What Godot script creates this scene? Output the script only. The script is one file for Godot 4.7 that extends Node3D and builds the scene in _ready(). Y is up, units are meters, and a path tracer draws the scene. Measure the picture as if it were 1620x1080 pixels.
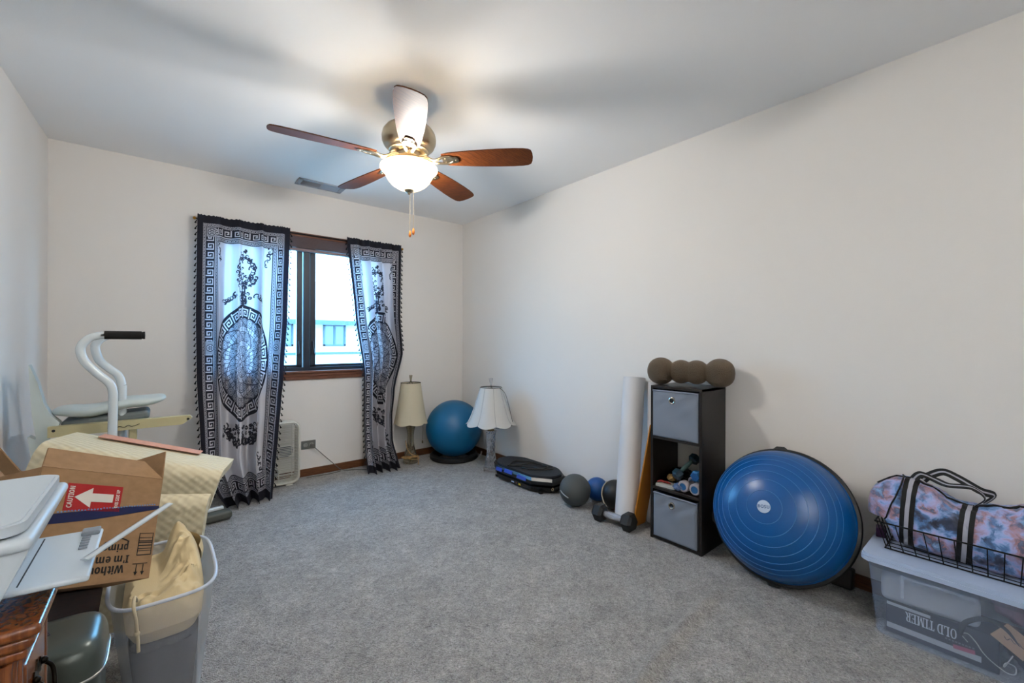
extends Node3D

# ---------------------------------------------------------------- mesh builder
class MB:
	var v := PackedVector3Array()
	var n := PackedVector3Array()
	var uv := PackedVector2Array()
	var ix := PackedInt32Array()
	func vert(p: Vector3, m: Vector3, u := Vector2.ZERO) -> int:
		v.append(p); n.append(m); uv.append(u)
		return v.size() - 1
	func tri(a: int, b: int, c: int) -> void:
		ix.append(a); ix.append(b); ix.append(c)
	func quad(a: int, b: int, c: int, d: int) -> void:
		tri(a, b, c); tri(a, c, d)
	# flat four-cornered sheet with its normal from the corners
	func face(a: Vector3, b: Vector3, c: Vector3, d: Vector3, outward := Vector3.ZERO) -> void:
		var m := (b - a).cross(c - a).normalized()
		if outward != Vector3.ZERO and m.dot(outward) < 0: m = -m
		var i := vert(a, m, Vector2(0, 1)); vert(b, m, Vector2(1, 1)); vert(c, m, Vector2(1, 0)); vert(d, m, Vector2(0, 0))
		quad(i, i + 1, i + 2, i + 3)
	func box(T: Transform3D, s: Vector3) -> void:
		rbox(T, s, 0.0, 0)
	func rbox(T: Transform3D, s: Vector3, r: float, seg := 2) -> void:
		var h := s * 0.5
		r = minf(r, minf(h.x, minf(h.y, h.z)))
		var inner := h - Vector3(r, r, r)
		for axis in 3:
			for sgn in [-1.0, 1.0]:
				var a1 := (axis + 1) % 3
				var a2 := (axis + 2) % 3
				var l1 := _line(h[a1], r, seg)
				var l2 := _line(h[a2], r, seg)
				var first := v.size()
				for q in l2:
					for p in l1:
						var w := Vector3.ZERO
						w[axis] = h[axis] * sgn; w[a1] = p; w[a2] = q
						var c := w.clamp(-inner, inner)
						var m := w - c
						if r <= 0.0:
							m = Vector3.ZERO; m[axis] = sgn
						m = m.normalized()
						vert(T * (c + m * r if r > 0.0 else w), (T.basis * m).normalized(), Vector2(p / (2.0 * h[a1]) + 0.5, 0.5 - q / (2.0 * h[a2])))
				var w1 := l1.size()
				for j in l2.size() - 1:
					for i in w1 - 1:
						var k := first + j * w1 + i
						quad(k, k + 1, k + w1 + 1, k + w1)
	func _line(h: float, r: float, seg: int) -> PackedFloat32Array:
		var o := PackedFloat32Array()
		if r <= 0.0 or seg == 0:
			o.append(-h); o.append(h)
			return o
		for i in seg + 1:
			o.append(-h + r * (float(i) / seg))
		for i in seg + 1:
			o.append(h - r + r * (float(i) / seg))
		return o
	# surface of a function f(s, t), s and t from 0 to 1
	func grid(f: Callable, nu: int, nv: int, closed := false, flip := false) -> void:
		var first := v.size()
		var P := []
		for j in nv + 1:
			for i in nu + 1:
				P.append(f.call(float(i) / nu, float(j) / nv))
		var w := nu + 1
		for j in nv + 1:
			for i in nu + 1:
				var i0 := i - 1
				var i1 := i + 1
				if closed:
					if i == 0: i0 = nu - 1
					if i == nu: i1 = 1
				i0 = maxi(i0, 0); i1 = mini(i1, nu)
				var du: Vector3 = P[j * w + i1] - P[j * w + i0]
				var dv: Vector3 = P[mini(j + 1, nv) * w + i] - P[maxi(j - 1, 0) * w + i]
				if du.length() < 1e-7:
					var jj := 1 if j == 0 else nv - 1
					du = P[jj * w + i1] - P[jj * w + i0]
				if dv.length() < 1e-9: dv = Vector3.UP
				var m := du.cross(dv).normalized()
				vert(P[j * w + i], -m if flip else m, Vector2(float(i) / nu, float(j) / nv))
		for j in nv:
			for i in nu:
				var k := first + j * w + i
				quad(k, k + 1, k + w + 1, k + w)
	# solid of revolution about local y; profile of (radius, height), outside listed from the bottom up
	func lathe(T: Transform3D, prof: Array, seg := 32, crease := 0.75) -> void:
		var segs := prof.size() - 1
		for k in segs:
			var a: Vector2 = prof[k]
			var b: Vector2 = prof[k + 1]
			if a.distance_to(b) < 1e-7: continue
			var t := (b - a).normalized()
			var na := Vector2(t.y, -t.x)
			var nb := na
			if k > 0:
				var t0: Vector2 = (a - prof[k - 1]).normalized()
				if t0.dot(t) > crease: na = (na + Vector2(t0.y, -t0.x)).normalized()
			if k < segs - 1:
				var t1: Vector2 = (prof[k + 2] - b).normalized()
				if t1.dot(t) > crease: nb = (nb + Vector2(t1.y, -t1.x)).normalized()
			var first := v.size()
			for i in seg + 1:
				var an := TAU * i / seg
				var c := cos(an)
				var s := sin(an)
				vert(T * Vector3(a.x * c, a.y, a.x * s), (T.basis * Vector3(na.x * c, na.y, na.x * s)).normalized(), Vector2(float(i) / seg, float(k) / segs))
				vert(T * Vector3(b.x * c, b.y, b.x * s), (T.basis * Vector3(nb.x * c, nb.y, nb.x * s)).normalized(), Vector2(float(i) / seg, float(k + 1) / segs))
			for i in seg:
				var q := first + i * 2
				quad(q, q + 1, q + 3, q + 2)
	func ball(T: Transform3D, r: float, seg := 24) -> void:
		var p := []
		var h := seg / 2
		for i in h + 1:
			var a := -PI / 2 + PI * i / h
			p.append(Vector2(r * cos(a), r * sin(a)))
		lathe(T, p, seg, -2.0)
	func tube(pts: Array, rad, seg := 8, closed := false, flat := 1.0, up := Vector3.ZERO) -> void:
		var c := pts.size()
		var first := v.size()
		var prev := Vector3.ZERO
		for k in c:
			var t: Vector3
			if closed: t = pts[(k + 1) % c] - pts[(k - 1 + c) % c]
			else: t = pts[mini(k + 1, c - 1)] - pts[maxi(k - 1, 0)]
			t = t.normalized()
			var side: Vector3
			if prev == Vector3.ZERO:
				var ref := up if up != Vector3.ZERO else (Vector3.UP if absf(t.y) < 0.9 else Vector3.RIGHT)
				side = ref - t * ref.dot(t)
			else:
				side = prev - t * prev.dot(t)
			side = side.normalized()
			prev = side
			var other := t.cross(side)
			var r: float = rad[k] if rad is Array else rad
			for i in seg + 1:
				var a := TAU * i / seg
				var m := side * cos(a) + other * sin(a) * flat
				var nn := side * cos(a) + other * sin(a) / maxf(flat, 0.05)
				vert(pts[k] + m * r, nn.normalized(), Vector2(float(i) / seg, float(k) / maxi(c - 1, 1)))
		var w := seg + 1
		for k in (c if closed else c - 1):
			for i in seg:
				var a := first + k * w + i
				var b := first + ((k + 1) % c) * w + i
				quad(a, a + 1, b + 1, b)
		if not closed:
			for e in 2:
				var k := 0 if e == 0 else c - 1
				var m: Vector3 = (pts[0] - pts[1]).normalized() if e == 0 else (pts[c - 1] - pts[c - 2]).normalized()
				var mid := vert(pts[k], m)
				var f2 := v.size()
				for i in w: vert(v[first + k * w + i], m)
				for i in seg: tri(mid, f2 + i, f2 + i + 1)
	# outline in local xy, pushed from -depth/2 to depth/2 in local z
	func prism(T: Transform3D, poly: PackedVector2Array, depth: float, smooth := 0.8) -> void:
		var c := poly.size()
		var cap := Geometry2D.triangulate_polygon(poly)
		var area := 0.0
		for i in c: area += poly[i].cross(poly[(i + 1) % c])
		var out := 1.0 if area > 0 else -1.0
		for sgn in [-1.0, 1.0]:
			var first := v.size()
			for p in poly: vert(T * Vector3(p.x, p.y, sgn * depth * 0.5), (T.basis * Vector3(0, 0, sgn)).normalized(), p)
			for i in cap.size() / 3: tri(first + cap[i * 3], first + cap[i * 3 + 1], first + cap[i * 3 + 2])
		for i in c:
			var a := poly[i]
			var b := poly[(i + 1) % c]
			var e := (b - a).normalized()
			var m := Vector2(e.y, -e.x) * out
			var e0 := (a - poly[(i - 1 + c) % c]).normalized()
			var e1 := (poly[(i + 2) % c] - b).normalized()
			var ma := (m + Vector2(e0.y, -e0.x) * out).normalized() if e0.dot(e) > smooth else m
			var mb := (m + Vector2(e1.y, -e1.x) * out).normalized() if e1.dot(e) > smooth else m
			var na := (T.basis * Vector3(ma.x, ma.y, 0)).normalized()
			var nb := (T.basis * Vector3(mb.x, mb.y, 0)).normalized()
			var f := vert(T * Vector3(a.x, a.y, -depth * 0.5), na); vert(T * Vector3(b.x, b.y, -depth * 0.5), nb)
			vert(T * Vector3(b.x, b.y, depth * 0.5), nb); vert(T * Vector3(a.x, a.y, depth * 0.5), na)
			quad(f, f + 1, f + 2, f + 3)
	func mesh(origin := Vector3.ZERO) -> ArrayMesh:
		if origin != Vector3.ZERO:
			for i in v.size(): v[i] -= origin
		for k in ix.size() / 3:
			var a := ix[k * 3]
			var b := ix[k * 3 + 1]
			var c := ix[k * 3 + 2]
			if (v[b] - v[a]).cross(v[c] - v[a]).dot(n[a] + n[b] + n[c]) > 0.0:
				ix[k * 3 + 1] = c; ix[k * 3 + 2] = b
		var arr := []
		arr.resize(Mesh.ARRAY_MAX)
		arr[Mesh.ARRAY_VERTEX] = v; arr[Mesh.ARRAY_NORMAL] = n; arr[Mesh.ARRAY_TEX_UV] = uv; arr[Mesh.ARRAY_INDEX] = ix
		var m := ArrayMesh.new()
		m.add_surface_from_arrays(Mesh.PRIMITIVE_TRIANGLES, arr)
		return m

# ---------------------------------------------------------------- helpers
var M := {}
var names := {}

func numbered(called: String) -> String:
	names[called] = names.get(called, -1) + 1
	return called if names[called] == 0 else "%s_%03d" % [called, names[called]]

func tag(o: Node, label: String, category := "", group := "", kind := "") -> void:
	if label: o.set_meta("label", label)
	if category: o.set_meta("category", category)
	if group: o.set_meta("group", group)
	if kind: o.set_meta("kind", kind)

func thing(called: String, label: String, category: String, at := Vector3.ZERO, turn := 0.0, group := "") -> Node3D:
	var o := Node3D.new()
	o.name = numbered(called)
	add_child(o, true)
	o.position = at; o.rotation.y = turn
	tag(o, label, category, group)
	return o

func part(parent: Node, called: String, b: MB, m: Material, label := "") -> MeshInstance3D:
	var o := MeshInstance3D.new()
	o.mesh = b.mesh()
	o.material_override = m
	o.name = called
	o.cast_shadow = GeometryInstance3D.SHADOW_CASTING_SETTING_ON
	parent.add_child(o, true)
	if label: o.set_meta("label", label)
	return o

# the same, from a mesh laid out in the room's own coordinates
func wpart(parent: Node3D, called: String, b: MB, m: Material, label := "") -> MeshInstance3D:
	var inv := parent.global_transform.affine_inverse()
	for i in b.v.size():
		b.v[i] = inv * b.v[i]
		b.n[i] = (inv.basis * b.n[i]).normalized()
	return part(parent, called, b, m, label)

func single(called: String, b: MB, m: Material, label: String, category: String, at := Vector3.ZERO, group := "") -> MeshInstance3D:
	var o := part(self, numbered(called), b, m)
	o.position = at
	tag(o, label, category, group)
	return o

func struct(called: String, b: MB, m: Material) -> MeshInstance3D:
	var o := part(self, called, b, m)
	o.set_meta("kind", "structure")
	return o

func words(parent: Node, called: String, text: String, height: float, T: Transform3D, m: Material, font := "Droid Sans", bold := false, stretch := 1.0) -> MeshInstance3D:
	var f := SystemFont.new()
	f.font_names = PackedStringArray([font])
	if bold: f.font_weight = 700
	var t := TextMesh.new()
	t.text = text; t.font = f; t.font_size = 32; t.depth = 0.0006; t.curve_step = 1.5
	t.pixel_size = height / 24.0
	var o := MeshInstance3D.new()
	o.mesh = t; o.material_override = m; o.name = called
	parent.add_child(o, true)
	o.transform = T.scaled_local(Vector3(stretch, 1, 1))
	return o

func xf(x: float, y: float, z: float, ry := 0.0, rx := 0.0, rz := 0.0) -> Transform3D:
	return Transform3D(Basis.from_euler(Vector3(deg_to_rad(rx), deg_to_rad(ry), deg_to_rad(rz)), EULER_ORDER_YXZ), Vector3(x, y, z))

# a frame whose y axis runs along d
func along(p: Vector3, d: Vector3) -> Transform3D:
	var y := d.normalized()
	var x := (Vector3.UP if absf(y.y) < 0.9 else Vector3.RIGHT).cross(y).normalized()
	return Transform3D(Basis(x, y, x.cross(y)), p)

func smooth(pts: Array, per := 8, closed := false) -> Array:
	var o := []
	var c := pts.size()
	for k in (c if closed else c - 1):
		var a: Vector3 = pts[(k - 1 + c) % c] if closed or k > 0 else pts[0]
		var b: Vector3 = pts[k]
		var d: Vector3 = pts[(k + 1) % c]
		var e: Vector3 = pts[(k + 2) % c] if closed or k + 2 < c else pts[c - 1]
		for i in per:
			o.append(b.cubic_interpolate(d, a, e, float(i) / per))
	if not closed: o.append(pts[c - 1])
	return o

func arc(r: float, from: float, to: float, steps: int, c := Vector2.ZERO) -> PackedVector2Array:
	var o := PackedVector2Array()
	for i in steps + 1:
		var a := lerpf(from, to, float(i) / steps)
		o.append(c + Vector2(cos(a), sin(a)) * r)
	return o

func round_rect(w: float, h: float, r: float, seg := 5) -> PackedVector2Array:
	var o := PackedVector2Array()
	o.append_array(arc(r, 0, PI / 2, seg, Vector2(w / 2 - r, h / 2 - r)))
	o.append_array(arc(r, PI / 2, PI, seg, Vector2(-w / 2 + r, h / 2 - r)))
	o.append_array(arc(r, PI, 1.5 * PI, seg, Vector2(-w / 2 + r, -h / 2 + r)))
	o.append_array(arc(r, 1.5 * PI, TAU, seg, Vector2(w / 2 - r, -h / 2 + r)))
	return o

func mat(called: String, c: Color, rough := 0.6, metal := 0.0) -> StandardMaterial3D:
	var m := StandardMaterial3D.new()
	m.resource_name = called
	m.albedo_color = c; m.roughness = rough; m.metallic = metal
	M[called] = m
	return m

func mm(called: String, c: Color, rough := 0.6, metal := 0.0) -> StandardMaterial3D:
	return M[called] if M.has(called) else mat(called, c, rough, metal)

func noise_tex(freq: float, size := 512, colors := [], seed_ := 1, oct := 4, kind := FastNoiseLite.TYPE_SIMPLEX_SMOOTH) -> NoiseTexture2D:
	var f := FastNoiseLite.new()
	f.seed = seed_; f.noise_type = kind; f.frequency = freq; f.fractal_octaves = oct
	var t := NoiseTexture2D.new()
	t.width = size; t.height = size; t.seamless = true; t.noise = f
	t.generate_mipmaps = false
	if colors:
		var g := Gradient.new()
		var offs := PackedFloat32Array()
		var cols := PackedColorArray()
		for c in colors:
			offs.append(c[0]); cols.append(c[1])
		g.offsets = offs; g.colors = cols
		t.color_ramp = g
	return t

func triplanar(m: StandardMaterial3D, scale: Vector3, world := false) -> void:
	m.uv1_triplanar = true
	m.uv1_world_triplanar = world
	m.uv1_scale = scale
	m.uv1_triplanar_sharpness = 4.0

func relief(m: StandardMaterial3D, t: Texture2D, cm: float) -> void:
	m.heightmap_enabled = true
	m.heightmap_texture = t
	m.heightmap_scale = cm

# repeating cloth and grit noise: layers of random cells, laid over each other with native image calls
func tile_noise(size: int, layers: Array, seed_: int) -> Image:
	var rng := RandomNumberGenerator.new()
	rng.seed = seed_
	var out: Image
	for l in layers:
		var c: int = l[0]
		var bytes := PackedByteArray()
		var w := c + 4
		bytes.resize(w * w * 4)
		var cell := PackedByteArray()
		cell.resize(c * c)
		for i in c * c: cell[i] = clampi(int(rng.randfn(128.0, l[2] if l.size() > 2 else 45.0)), 0, 255)
		for y in w:
			for x in w:
				var g := cell[((y + c - 2) % c) * c + (x + c - 2) % c]
				var k := (y * w + x) * 4
				bytes[k] = g; bytes[k + 1] = g; bytes[k + 2] = g; bytes[k + 3] = int(l[1] * 255.0)
		var im := Image.create_from_data(w, w, false, Image.FORMAT_RGBA8, bytes)
		var k := size / c
		if k > 1: im.resize(w * k, w * k, Image.INTERPOLATE_CUBIC)
		im = im.get_region(Rect2i(2 * k, 2 * k, size, size))
		if out == null:
			out = im
		else:
			out.blend_rect(im, Rect2i(0, 0, size, size), Vector2i.ZERO)
	out.convert(Image.FORMAT_L8)
	return out

# grey image to colours
func ramp(im: Image, stops: Array) -> ImageTexture:
	var g := Gradient.new()
	var offs := PackedFloat32Array()
	var cols := PackedColorArray()
	for c in stops:
		offs.append(c[0]); cols.append(c[1])
	g.offsets = offs; g.colors = cols
	var table := PackedByteArray()
	for i in 256:
		var c := g.sample(i / 255.0)
		table.append(c.r8); table.append(c.g8); table.append(c.b8)
	var src := im.get_data()
	var dst := PackedByteArray()
	dst.resize(src.size() * 3)
	for i in src.size():
		var k := src[i] * 3
		dst[i * 3] = table[k]; dst[i * 3 + 1] = table[k + 1]; dst[i * 3 + 2] = table[k + 2]
	return ImageTexture.create_from_image(Image.create_from_data(im.get_width(), im.get_height(), false, Image.FORMAT_RGB8, dst))

# ---------------------------------------------------------------- scene
func _ready() -> void:
	view_and_light()
	materials()
	room()
	window()
	neighbourhood()
	ceiling_fan()
	ceiling_vent()
	curtains()
	box_fan()
	outlet_and_cord()
	table_lamps()
	stability_ball()
	vibration_plate()
	medicine_balls()
	weights()
	rolls()
	cube_cabinet()
	massage_roller()
	balance_trainer()
	storage_tote()
	wire_basket()
	duffel_bag()
	exercise_machine()
	cartons()
	foam_pads()
	storage_tub()
	left_furniture()
	printer()
	flash_unit()

func view_and_light() -> void:
	var c := Camera3D.new()
	c.name = "camera"
	c.fov = 2.0 * rad_to_deg(atan(540.0 / 671.4))
	c.near = 0.02; c.far = 200.0
	add_child(c)
	c.transform = Transform3D(Basis.from_euler(Vector3(0, -0.69225, 0.0029), EULER_ORDER_YXZ), Vector3(-2.5573, 1.1627, 3.9416))
	c.current = true
	var e := Environment.new()
	e.background_mode = Environment.BG_SKY
	var s := ProceduralSkyMaterial.new()
	s.sky_top_color = Color(0.44, 0.74, 1.0)
	s.sky_horizon_color = Color(0.58, 0.84, 1.0)
	s.ground_horizon_color = Color(0.62, 0.72, 0.80)
	s.ground_bottom_color = Color(0.42, 0.46, 0.48)
	s.sun_angle_max = 0.0
	e.sky = Sky.new()
	e.sky.sky_material = s
	e.background_energy_multiplier = 12.0
	e.tonemap_mode = Environment.TONE_MAPPER_LINEAR
	e.tonemap_exposure = 2.2
	e.sdfgi_enabled = true; e.ssao_enabled = true; e.ssil_enabled = true
	var w := WorldEnvironment.new()
	w.name = "surroundings"
	w.environment = e
	add_child(w)

func materials() -> void:
	var grit := ImageTexture.create_from_image(tile_noise(512, [[64, 1.0, 30.0], [128, 0.5, 30.0]], 3))
	var m := mat("wall_paint", Color(0.878, 0.862, 0.843), 0.75)
	relief(m, grit, 0.03)
	triplanar(m, Vector3(3, 3, 3), true)
	m = mat("ceiling_paint", Color(0.95, 0.95, 0.95), 0.8)
	relief(m, grit, 0.03)
	triplanar(m, Vector3(3, 3, 3), true)
	# carpet: fine pile and broad brushed patches
	var pile := tile_noise(1024, [[64, 1.0, 36.0], [128, 0.55, 48.0], [256, 0.45, 55.0], [512, 0.30, 60.0]], 4)
	m = mat("carpet", Color(1, 1, 1), 0.95)
	m.albedo_texture = ramp(pile, [[0.12, Color(0.26, 0.256, 0.25)], [0.36, Color(0.575, 0.565, 0.55)], [0.55, Color(0.70, 0.69, 0.672)], [0.85, Color(0.90, 0.888, 0.87)]])
	relief(m, ImageTexture.create_from_image(pile), 2.0)
	triplanar(m, Vector3(1.0, 1.0, 1.0), true)
	m.detail_enabled = true
	m.detail_blend_mode = BaseMaterial3D.BLEND_MODE_MUL
	var brushed := tile_noise(512, [[16, 1.0, 26.0], [32, 0.5, 32.0], [64, 0.4, 40.0], [256, 0.30, 60.0]], 9)
	# strokes where the pile was brushed the other way by feet and vacuum
	var rng := RandomNumberGenerator.new()
	rng.seed = 40
	var lay := brushed.get_data()
	for k in 420:
		var c := Vector2(rng.randf() * 512.0, rng.randf() * 512.0)
		var a := rng.randf_range(-0.5, 0.9) + (PI / 2 if rng.randf() < 0.3 else 0.0)
		var half := rng.randf_range(4.0, 15.0)
		var wide := rng.randf_range(1.2, 3.4)
		var d := Vector2(cos(a), sin(a))
		for y in range(maxi(0, int(c.y - 17)), mini(511, int(c.y + 17))):
			for x in range(maxi(0, int(c.x - 17)), mini(511, int(c.x + 17))):
				var q := Vector2(x, y) - c
				var e := pow(q.dot(d) / half, 2.0) + pow(q.cross(d) / wide, 2.0)
				if e < 1.0: lay[y * 512 + x] = clampi(lay[y * 512 + x] + int(34.0 * (1.0 - e)), 0, 255)
	brushed = Image.create_from_data(512, 512, false, Image.FORMAT_L8, lay)
	m.detail_albedo = ramp(brushed, [[0.22, Color(0.76, 0.76, 0.76)], [0.48, Color(0.88, 0.88, 0.88)], [0.75, Color(1, 1, 1)]])
	m.detail_uv_layer = BaseMaterial3D.DETAIL_UV_2
	m.uv2_triplanar = true; m.uv2_world_triplanar = true
	m.uv2_scale = Vector3(0.2, 0.2, 0.2)
	m.rim_enabled = true; m.rim = 0.4
	wood("baseboard_wood", Color(0.30, 0.17, 0.085), Color(0.44, 0.27, 0.14), Vector3(0.7, 14, 0.7), 0.45)
	wood("sill_wood", Color(0.36, 0.20, 0.13), Color(0.52, 0.33, 0.24), Vector3(0.7, 14, 6), 0.45)
	wood("blade_wood", Color(0.27, 0.13, 0.045), Color(0.43, 0.225, 0.085), Vector3(1.2, 10, 16), 0.48)
	M.blade_wood.metallic_specular = 0.3
	mat("window_frame_paint", Color(0.10, 0.15, 0.21), 0.4)
	m = mat("window_glass", Color(1, 1, 1, 0.04), 0.03)
	m.transparency = BaseMaterial3D.TRANSPARENCY_ALPHA
	mat("blind_slat", Color(0.50, 0.42, 0.42), 0.55)
	mat("brushed_nickel", Color(0.72, 0.66, 0.56), 0.28, 1.0)
	mat("chain_metal", Color(0.85, 0.78, 0.66), 0.3, 1.0)
	mat("knob_wood", Color(0.80, 0.45, 0.12), 0.5)
	m = mat("bowl_glass_lamp", Color(0.95, 0.92, 0.86), 0.35)
	m.emission_enabled = true
	m.emission = Color(1.0, 0.90, 0.72)
	m.emission_energy_multiplier = 1.0
	mat("vent_paint", Color(0.62, 0.64, 0.68), 0.5)
	mat("duct_metal", Color(0.50, 0.51, 0.52), 0.5, 0.6)
	mat("stucco", Color(0.72, 0.74, 0.74), 0.9)
	mat("roof_snow", Color(0.82, 0.82, 0.83), 0.9)
	mat("far_trim", Color(0.22, 0.28, 0.33), 0.6)
	mat("far_pane", Color(0.30, 0.42, 0.46), 0.15)
	mat("far_ground", Color(0.62, 0.65, 0.60), 0.95)
	mat("leaf", Color(0.22, 0.36, 0.26), 0.8)
	mat("bark", Color(0.25, 0.20, 0.17), 0.9)

func wood(called: String, dark: Color, light: Color, scale: Vector3, rough: float) -> StandardMaterial3D:
	var m := mat(called, Color(1, 1, 1), rough)
	m.albedo_texture = noise_tex(0.02, 512, [[0.0, dark], [0.45, dark.lerp(light, 0.45)], [0.55, dark.lerp(light, 0.75)], [1.0, light]], called.hash() % 1000, 5)
	triplanar(m, scale)
	return m

const ROOM_H := 2.44
const FRONT := 5.2
func left_x(z: float) -> float: return -3.106 - 0.0302 * z

func room() -> void:
	var b := MB.new()
	b.box(xf(-1.62, -0.0625, 2.6), Vector3(3.7, 0.115, 5.7))
	# carpet, with a low ruck running across near the doorway
	var lie := FastNoiseLite.new()
	lie.seed = 2; lie.frequency = 2.2
	b.grid(func(s: float, v: float) -> Vector3:
		var x := lerpf(-3.47, 0.12, s)
		var z := lerpf(-0.2, 5.4, v)
		var line := 3.075 + 0.03 * sin(x * 2.6) - 0.05 * (x + 0.9)
		var ruck := 0.020 * exp(-pow((z - line) / 0.020, 2.0)) * smoothstep(-1.7, -1.25, x) * smoothstep(-0.42, -0.7, x)
		return Vector3(x, -0.004 + 0.004 * (lie.get_noise_2d(x, z) * 0.5 + 0.5) + ruck, z), 110, 420, false, true)
	struct("floor", b, M.carpet)
	b = MB.new()
	# left open over the air register
	for r in [[-3.47, 0.23, -0.25, 0.200], [-3.47, 0.23, 0.310, 5.45], [-3.47, -1.700, 0.200, 0.310], [-1.390, 0.23, 0.200, 0.310]]:
		b.box(xf((r[0] + r[1]) / 2, ROOM_H + 0.06, (r[2] + r[3]) / 2), Vector3(r[1] - r[0], 0.12, r[3] - r[2]))
	struct("ceiling", b, M.ceiling_paint)
	b = MB.new()
	b.box(xf(0.06, ROOM_H / 2, FRONT / 2), Vector3(0.12, ROOM_H, FRONT + 0.24))
	struct("wall_right", b, M.wall_paint)
	# back wall round the window opening
	b = MB.new()
	var x0 := -3.26
	for r in [[x0, 0.12, 0.0, WY0], [x0, 0.12, WY1, ROOM_H], [x0, WX0, WY0, WY1], [WX1, 0.12, WY0, WY1]]:
		b.box(xf((r[0] + r[1]) / 2, (r[2] + r[3]) / 2, -0.07), Vector3(r[1] - r[0], r[3] - r[2], 0.14))
	struct("wall_back", b, M.wall_paint)
	b = MB.new()
	b.prism(xf(0, ROOM_H / 2, 0, 0, 90), PackedVector2Array([Vector2(left_x(0), -0.1), Vector2(left_x(0), 0), Vector2(left_x(FRONT + 0.1), FRONT + 0.1), Vector2(-3.40, FRONT + 0.1), Vector2(-3.40, -0.1)]), ROOM_H)
	struct("wall_left", b, M.wall_paint)
	# front wall behind the camera with a door
	b = MB.new()
	for r in [[-3.4, -1.30, 0.0, ROOM_H], [-0.46, 0.12, 0.0, ROOM_H], [-1.30, -0.46, 2.04, ROOM_H]]:
		b.box(xf((r[0] + r[1]) / 2, (r[2] + r[3]) / 2, FRONT + 0.06), Vector3(r[1] - r[0], r[3] - r[2], 0.12))
	struct("wall_front", b, M.wall_paint)
	b = MB.new()
	b.rbox(xf(-0.88, 1.02, FRONT + 0.05), Vector3(0.835, 2.03, 0.04), 0.003)
	for k in 3:
		b.rbox(xf(-0.88, 0.42 + k * 0.62, FRONT + 0.032), Vector3(0.6, 0.5, 0.012), 0.005)
	struct("door_1", b, M.stucco)
	# baseboards
	for a in [["baseboard_right", Vector3(-0.006, 0.032, FRONT / 2), Vector3(0.012, 0.064, FRONT)], ["baseboard_back", Vector3(-1.55, 0.032, 0.006), Vector3(3.1, 0.064, 0.012)]]:
		b = MB.new()
		b.rbox(Transform3D(Basis(), Vector3.ZERO), a[2], 0.003)
		var o := struct(a[0], b, M.baseboard_wood)
		o.position = a[1]
	b = MB.new()
	b.rbox(Transform3D(Basis(), Vector3.ZERO), Vector3(0.012, 0.064, FRONT), 0.003)
	var lb := struct("baseboard_left", b, M.baseboard_wood)
	lb.position = Vector3(left_x(FRONT / 2) + 0.006, 0.032, FRONT / 2)
	lb.rotation.y = 0.0302

const WX0 := -2.27
const WX1 := -0.90
const WY0 := 0.905
const WY1 := 2.075

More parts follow.
